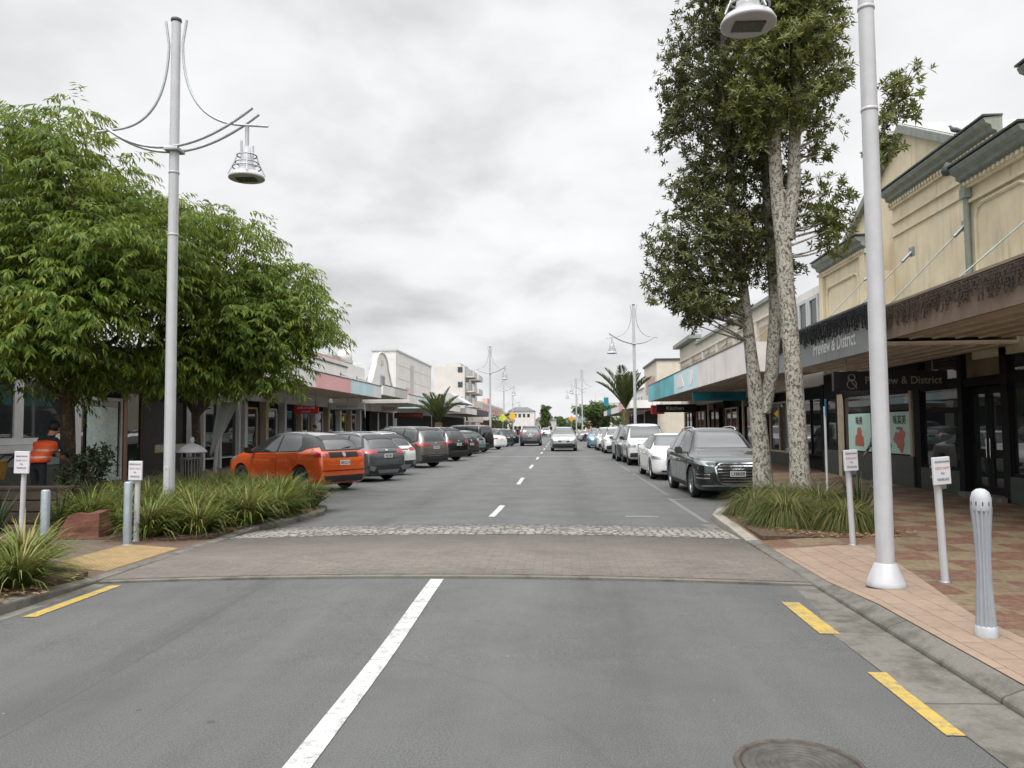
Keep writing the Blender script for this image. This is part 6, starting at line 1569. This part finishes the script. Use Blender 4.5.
# ------------------------------------------------------------------ people and bird
M_SKIN = mat('skin', lin('#a87a62'), .6, var=.08, scale=20); M_CLOTHD = mat('cloth_dark', lin('#1e2024'), .85, var=.3, scale=15)
M_HAIR = mat('hair_dark', lin('#15110f'), .6, var=.3, scale=40); M_SHOEW = mat('shoe_white', lin('#c6c6c4'), .6)
M_VEST = mat('vest_orange', lin('#d9501f'), .6, var=.1, scale=18); M_TAPE = mat('vest_tape', lin('#b9a58c'), .35, .2)
def patterned():
    m, t, b = new_mat('patterned_jacket'); p = coord(t)
    t.l(t.ramp(t.noise(p, 16, 2), [(.42, lin('#22242a')), (.5, lin('#8a8f98')), (.6, lin('#33363f'))], 'CONSTANT'), b.inputs['Base Color']); b.inputs['Roughness'].default_value = .8; return m
M_PAT = patterned()
def figure(name, lab, loc, rz, pose, h=1.74, top=None, legs=None, shoes=None, group=None, vest=False, hair_long=False):
    """one skinned body; pose holds joint positions for a 1.75 m figure, +y is the way it faces"""
    top = top or M_CLOTHD; legs = legs or M_CLOTHD; shoes = shoes or M_CLOTHD
    J = dict(pel=(0,0,.95), wst=(0,0,1.08), chs=(0,.01,1.30), nck=(0,.0,1.47), hd0=(0,.03,1.56), hd=(0,.04,1.66),
      shL=(-.19,0,1.42), elL=(-.24,-.03,1.13), wrL=(-.25,.06,.88), shR=(.19,0,1.42), elR=(.24,-.03,1.13), wrR=(.25,.06,.88),
      hpL=(-.1,0,.90), knL=(-.1,.02,.5), anL=(-.1,-.02,.09), toL=(-.11,.15,.04), hpR=(.1,0,.90), knR=(.1,.02,.5), anR=(.1,-.02,.09), toR=(.11,.15,.04))
    J.update(pose); J = {k: Vector(v) for k, v in J.items()}
    V = []; E = []; Rr = []; idx = {}
    def v(k, p, r): idx[k] = len(V); V.append(Vector(p)); Rr.append(r if isinstance(r, tuple) else (r, r))
    def e(a, b): E.append((idx[a], idx[b]))
    v('pel', J['pel'], (.155,.115)); v('wst', J['wst'], (.14,.10)); v('chs', J['chs'], (.165,.12)); v('nck', J['nck'], (.062,.062)); v('hd0', J['hd0'], (.072,.085)); v('hd', J['hd'], (.078,.095)); v('hdt', J['hd']+Vector((0,-.005,.08)), (.055,.065))
    for a, b in (('pel','wst'),('wst','chs'),('chs','nck'),('nck','hd0'),('hd0','hd'),('hd','hdt')): e(a, b)
    v('nose', J['hd']+Vector((0,.105,-.035)), .014); e('hd', 'nose')
    for s in 'LR':
        v('sh'+s, J['sh'+s], .062); v('el'+s, J['el'+s], .045); v('wr'+s, J['wr'+s], .030); e('chs','sh'+s); e('sh'+s,'el'+s); e('el'+s,'wr'+s)
        d = (J['wr'+s]-J['el'+s]).normalized(); sd = Vector((1 if s == 'R' else -1, 0, 0)); sd = (sd - d*sd.dot(d)).normalized(); fn = d.cross(sd)
        pm = J['wr'+s]+d*.075; v('pm'+s, pm, (.036,.018)); e('wr'+s,'pm'+s)
        for k, (off, L) in enumerate(((-.028,.062),(-.010,.078),(.010,.082),(.028,.072))):
            a = pm+d*.02+fn*off; v(f'f{k}{s}', a+d*L*.5-sd*.004, .009); v(f'g{k}{s}', a+d*L-sd*.022, .008); e('pm'+s, f'f{k}{s}'); e(f'f{k}{s}', f'g{k}{s}')
        v('th'+s, J['wr'+s]+d*.06+fn*.048, .010); v('tt'+s, J['wr'+s]+d*.10+fn*.058-sd*.012, .008); e('wr'+s,'th'+s); e('th'+s,'tt'+s)
        v('hp'+s, J['hp'+s], .088); v('kn'+s, J['kn'+s], .058); v('an'+s, J['an'+s], .042); v('to'+s, J['to'+s], (.045,.03)); e('pel','hp'+s); e('hp'+s,'kn'+s); e('kn'+s,'an'+s); e('an'+s,'to'+s)
    me = bpy.data.meshes.new('body'); me.from_pydata([tuple(p) for p in V], E, []); o = temp(me)
    sk = o.modifiers.new('skin', 'SKIN'); sk.use_smooth_shade = True; layer = me.skin_vertices[0].data
    for i, r in enumerate(Rr): layer[i].radius = r; layer[i].use_root = (i == 0)
    sb = o.modifiers.new('sub', 'SUBSURF'); sb.levels = sb.render_levels = 2
    body = evaluated(o); bpy.data.objects.remove(o)
    body.materials.clear()
    for m in (M_SKIN, top, legs, shoes): body.materials.append(m)
    hands = [J['wrL']+(J['wrL']-J['elL']).normalized()*.02, J['wrR']+(J['wrR']-J['elR']).normalized()*.02]
    for f in body.polygons:
        c = f.center; k = 1
        if (c-J['hd']).length < .16 or c.z > J['nck'].z+.02 and (c.xy-J['nck'].xy).length < .13: k = 0
        elif c.z < .10: k = 3
        elif c.z < J['pel'].z+.02 and min((c-J['hp'+s]).length for s in 'LR') < .6 and min((c-J['wr'+s]).length for s in 'LR') > .15 or c.z < .62: k = 2
        for s in 'LR':
            if (c-J['wr'+s]).dot((J['wr'+s]-J['el'+s]).normalized()) > .0 and (c-J['wr'+s]).length < .24: k = 0
        f.material_index = k; f.use_smooth = True
    root = thing(name, lab, 'person', loc, rz, group); root.scale = (h/1.75,)*3
    link('body', body, root)
    g = MB(); hc = J['hd']+Vector((0,-.012,.02)); n = 20; vs = []; fs = []
    for i in range(9):
        ph = PI*.02 + i/8*PI*.80
        for k in range(n):
            a = 2*PI*k/n; fr = max(0, math.sin(a)); q = ph*(1-.53*fr) if i else ph
            vs.append(hc+Vector((.099*math.sin(q)*math.cos(a), .118*math.sin(q)*math.sin(a), .115*math.cos(q)))*(1+.04*mnoise.noise(Vector((a*3,q*6,1)))))
    for i in range(8):
        for k in range(n): fs.append((i*n+k, i*n+(k+1)%n, (i+1)*n+(k+1)%n, (i+1)*n+k))
    g.add(vs, fs, 0, True); g.add(vs[:n], [tuple(range(n))], 0, True)
    if hair_long: g.lathe([(.02,-.22),(.08,-.2),(.09,-.05),(.06,.02)], hc+Vector((0,-.05,-.03)), 14)
    g.build('hair', M_HAIR, root)
    for s in (-1,1):
        g = MB(); g.lathe([(0,-.012),(.009,-.006),(.012,0),(.009,.006),(0,.012)], J['hd']+Vector((s*.032,.088,-.005)), 10); g.build('eye', M_SHOEW, root)
        g = MB(); g.lathe([(0,-.02),(.008,-.01),(.01,0),(.007,.012),(0,.018)], J['hd']+Vector((s*.085,.0,-.02)), 8); g.build('ear', M_SKIN, root)
    if vest:
        ax = [J['pel']+Vector((0,0,.02)), J['wst'], J['chs']+Vector((0,0,-.08)), J['chs']+Vector((0,0,.04)), J['nck']+Vector((0,0,-.07))]; rad = [(.215,.175),(.21,.17),(.24,.19),(.245,.19),(.17,.14)]
        def shell(lo, hi, grow):
            out_ = []
            for i in range(9):
                u = lo+(hi-lo)*i/8; t_ = u*(len(ax)-1); j = min(int(t_), len(ax)-2); w_ = t_-j
                c = ax[j].lerp(ax[j+1], w_); r = [rad[j][q]*(1-w_)+rad[j+1][q]*w_+grow for q in (0,1)]
                out_.append([c+Vector((r[0]*math.cos(a), r[1]*math.sin(a), .0))*(1+.03*math.sin(a*5+u*9)*(grow < .004)) for a in [2*PI*k/28 for k in range(28)]])
            vs = [p for row in out_ for p in row]; fs = [(i*28+k, i*28+(k+1)%28, (i+1)*28+(k+1)%28, (i+1)*28+k) for i in range(8) for k in range(28)]
            return vs, fs
        g = MB(); g.add(*shell(0, 1, 0), 0, True); vo = g.build('safety_vest', M_VEST, root); sm = vo.modifiers.new('t', 'SOLIDIFY'); sm.thickness = .008
        for lo, hi in ((.17,.24),(.42,.49)):
            g = MB(); g.add(*shell(lo, hi, .012), 0, True); g.build('reflective_tape', M_TAPE, vo)
    return root
figure('person', 'worker seen from behind in an orange safety vest, bending towards the tree trunk', (-9.98,14.4,.1), -.25,
    dict(wst=(.0,.03,1.09), chs=(.04,.13,1.30), nck=(.07,.20,1.46), hd0=(.08,.25,1.54), hd=(.09,.27,1.63), shL=(-.14,.15,1.41), shR=(.24,.15,1.41), elR=(.34,.30,1.14), wrR=(.22,.50,1.02), elL=(-.22,.24,1.15), wrL=(-.14,.48,1.08)), 1.76, vest=True)
figure('person', 'pedestrian in a patterned jacket and white shoes walking behind the near lamp post', (7.82,19.75,.1), 1.9,
    dict(knL=(-.09,.16,.52), anL=(-.09,.22,.10), toL=(-.10,.39,.06), knR=(.09,-.02,.50), anR=(.09,-.30,.17), toR=(.10,-.18,.04), elL=(-.25,-.12,1.15), wrL=(-.24,-.10,.90), elR=(.25,.06,1.15), wrR=(.24,.22,.95)), 1.62, top=M_PAT, shoes=M_SHOEW)
figure('person', 'dark-haired person standing by the shop doorways behind the orange car', (-12.6,39.5,.1), 2.4, {}, 1.75)
figure('person', 'person in dark clothes standing by the road below the yellow warning signs', (-4.6,84,0), 3.0, {}, 1.75)

# pigeon on the parapet
M_BIRD = mat('pigeon_grey', lin('#3f4247'), .7, var=.3, scale=30)
root = thing('pigeon', 'grey pigeon perched on the cream parapet cornice above the downpipe', 'bird', (9.16,18.2,8.275), .5)
V = [(0,0,.13),(0,.07,.17),(0,.11,.235),(0,.125,.275),(0,.175,.27),(0,-.08,.10),(0,-.20,.06)]; E = [(0,1),(1,2),(2,3),(3,4),(0,5),(5,6)]
R_ = [(.065,.065),(.06,.06),(.032,.032),(.032,.034),(.006,.006),(.045,.04),(.035,.008)]
me = bpy.data.meshes.new('body'); me.from_pydata(V, E, []); o = temp(me); o.modifiers.new('skin', 'SKIN')
for i, r in enumerate(R_): me.skin_vertices[0].data[i].radius = r; me.skin_vertices[0].data[i].use_root = (i == 0)
sb = o.modifiers.new('sub', 'SUBSURF'); sb.levels = sb.render_levels = 2
b_ = evaluated(o); bpy.data.objects.remove(o); b_.materials.clear(); b_.materials.append(M_BIRD)
for f in b_.polygons: f.use_smooth = True
link('body', b_, root)
for s in (-1,1):
    g = MB(); g.tube([(s*.025,0,.09),(s*.028,.005,.0)], .006, 6); g.tube([(s*.028,.0,.004),(s*.03,.04,.004)], .005, 5); g.build('leg', mat('pigeon_leg', lin('#7d4a42'), .6), root)
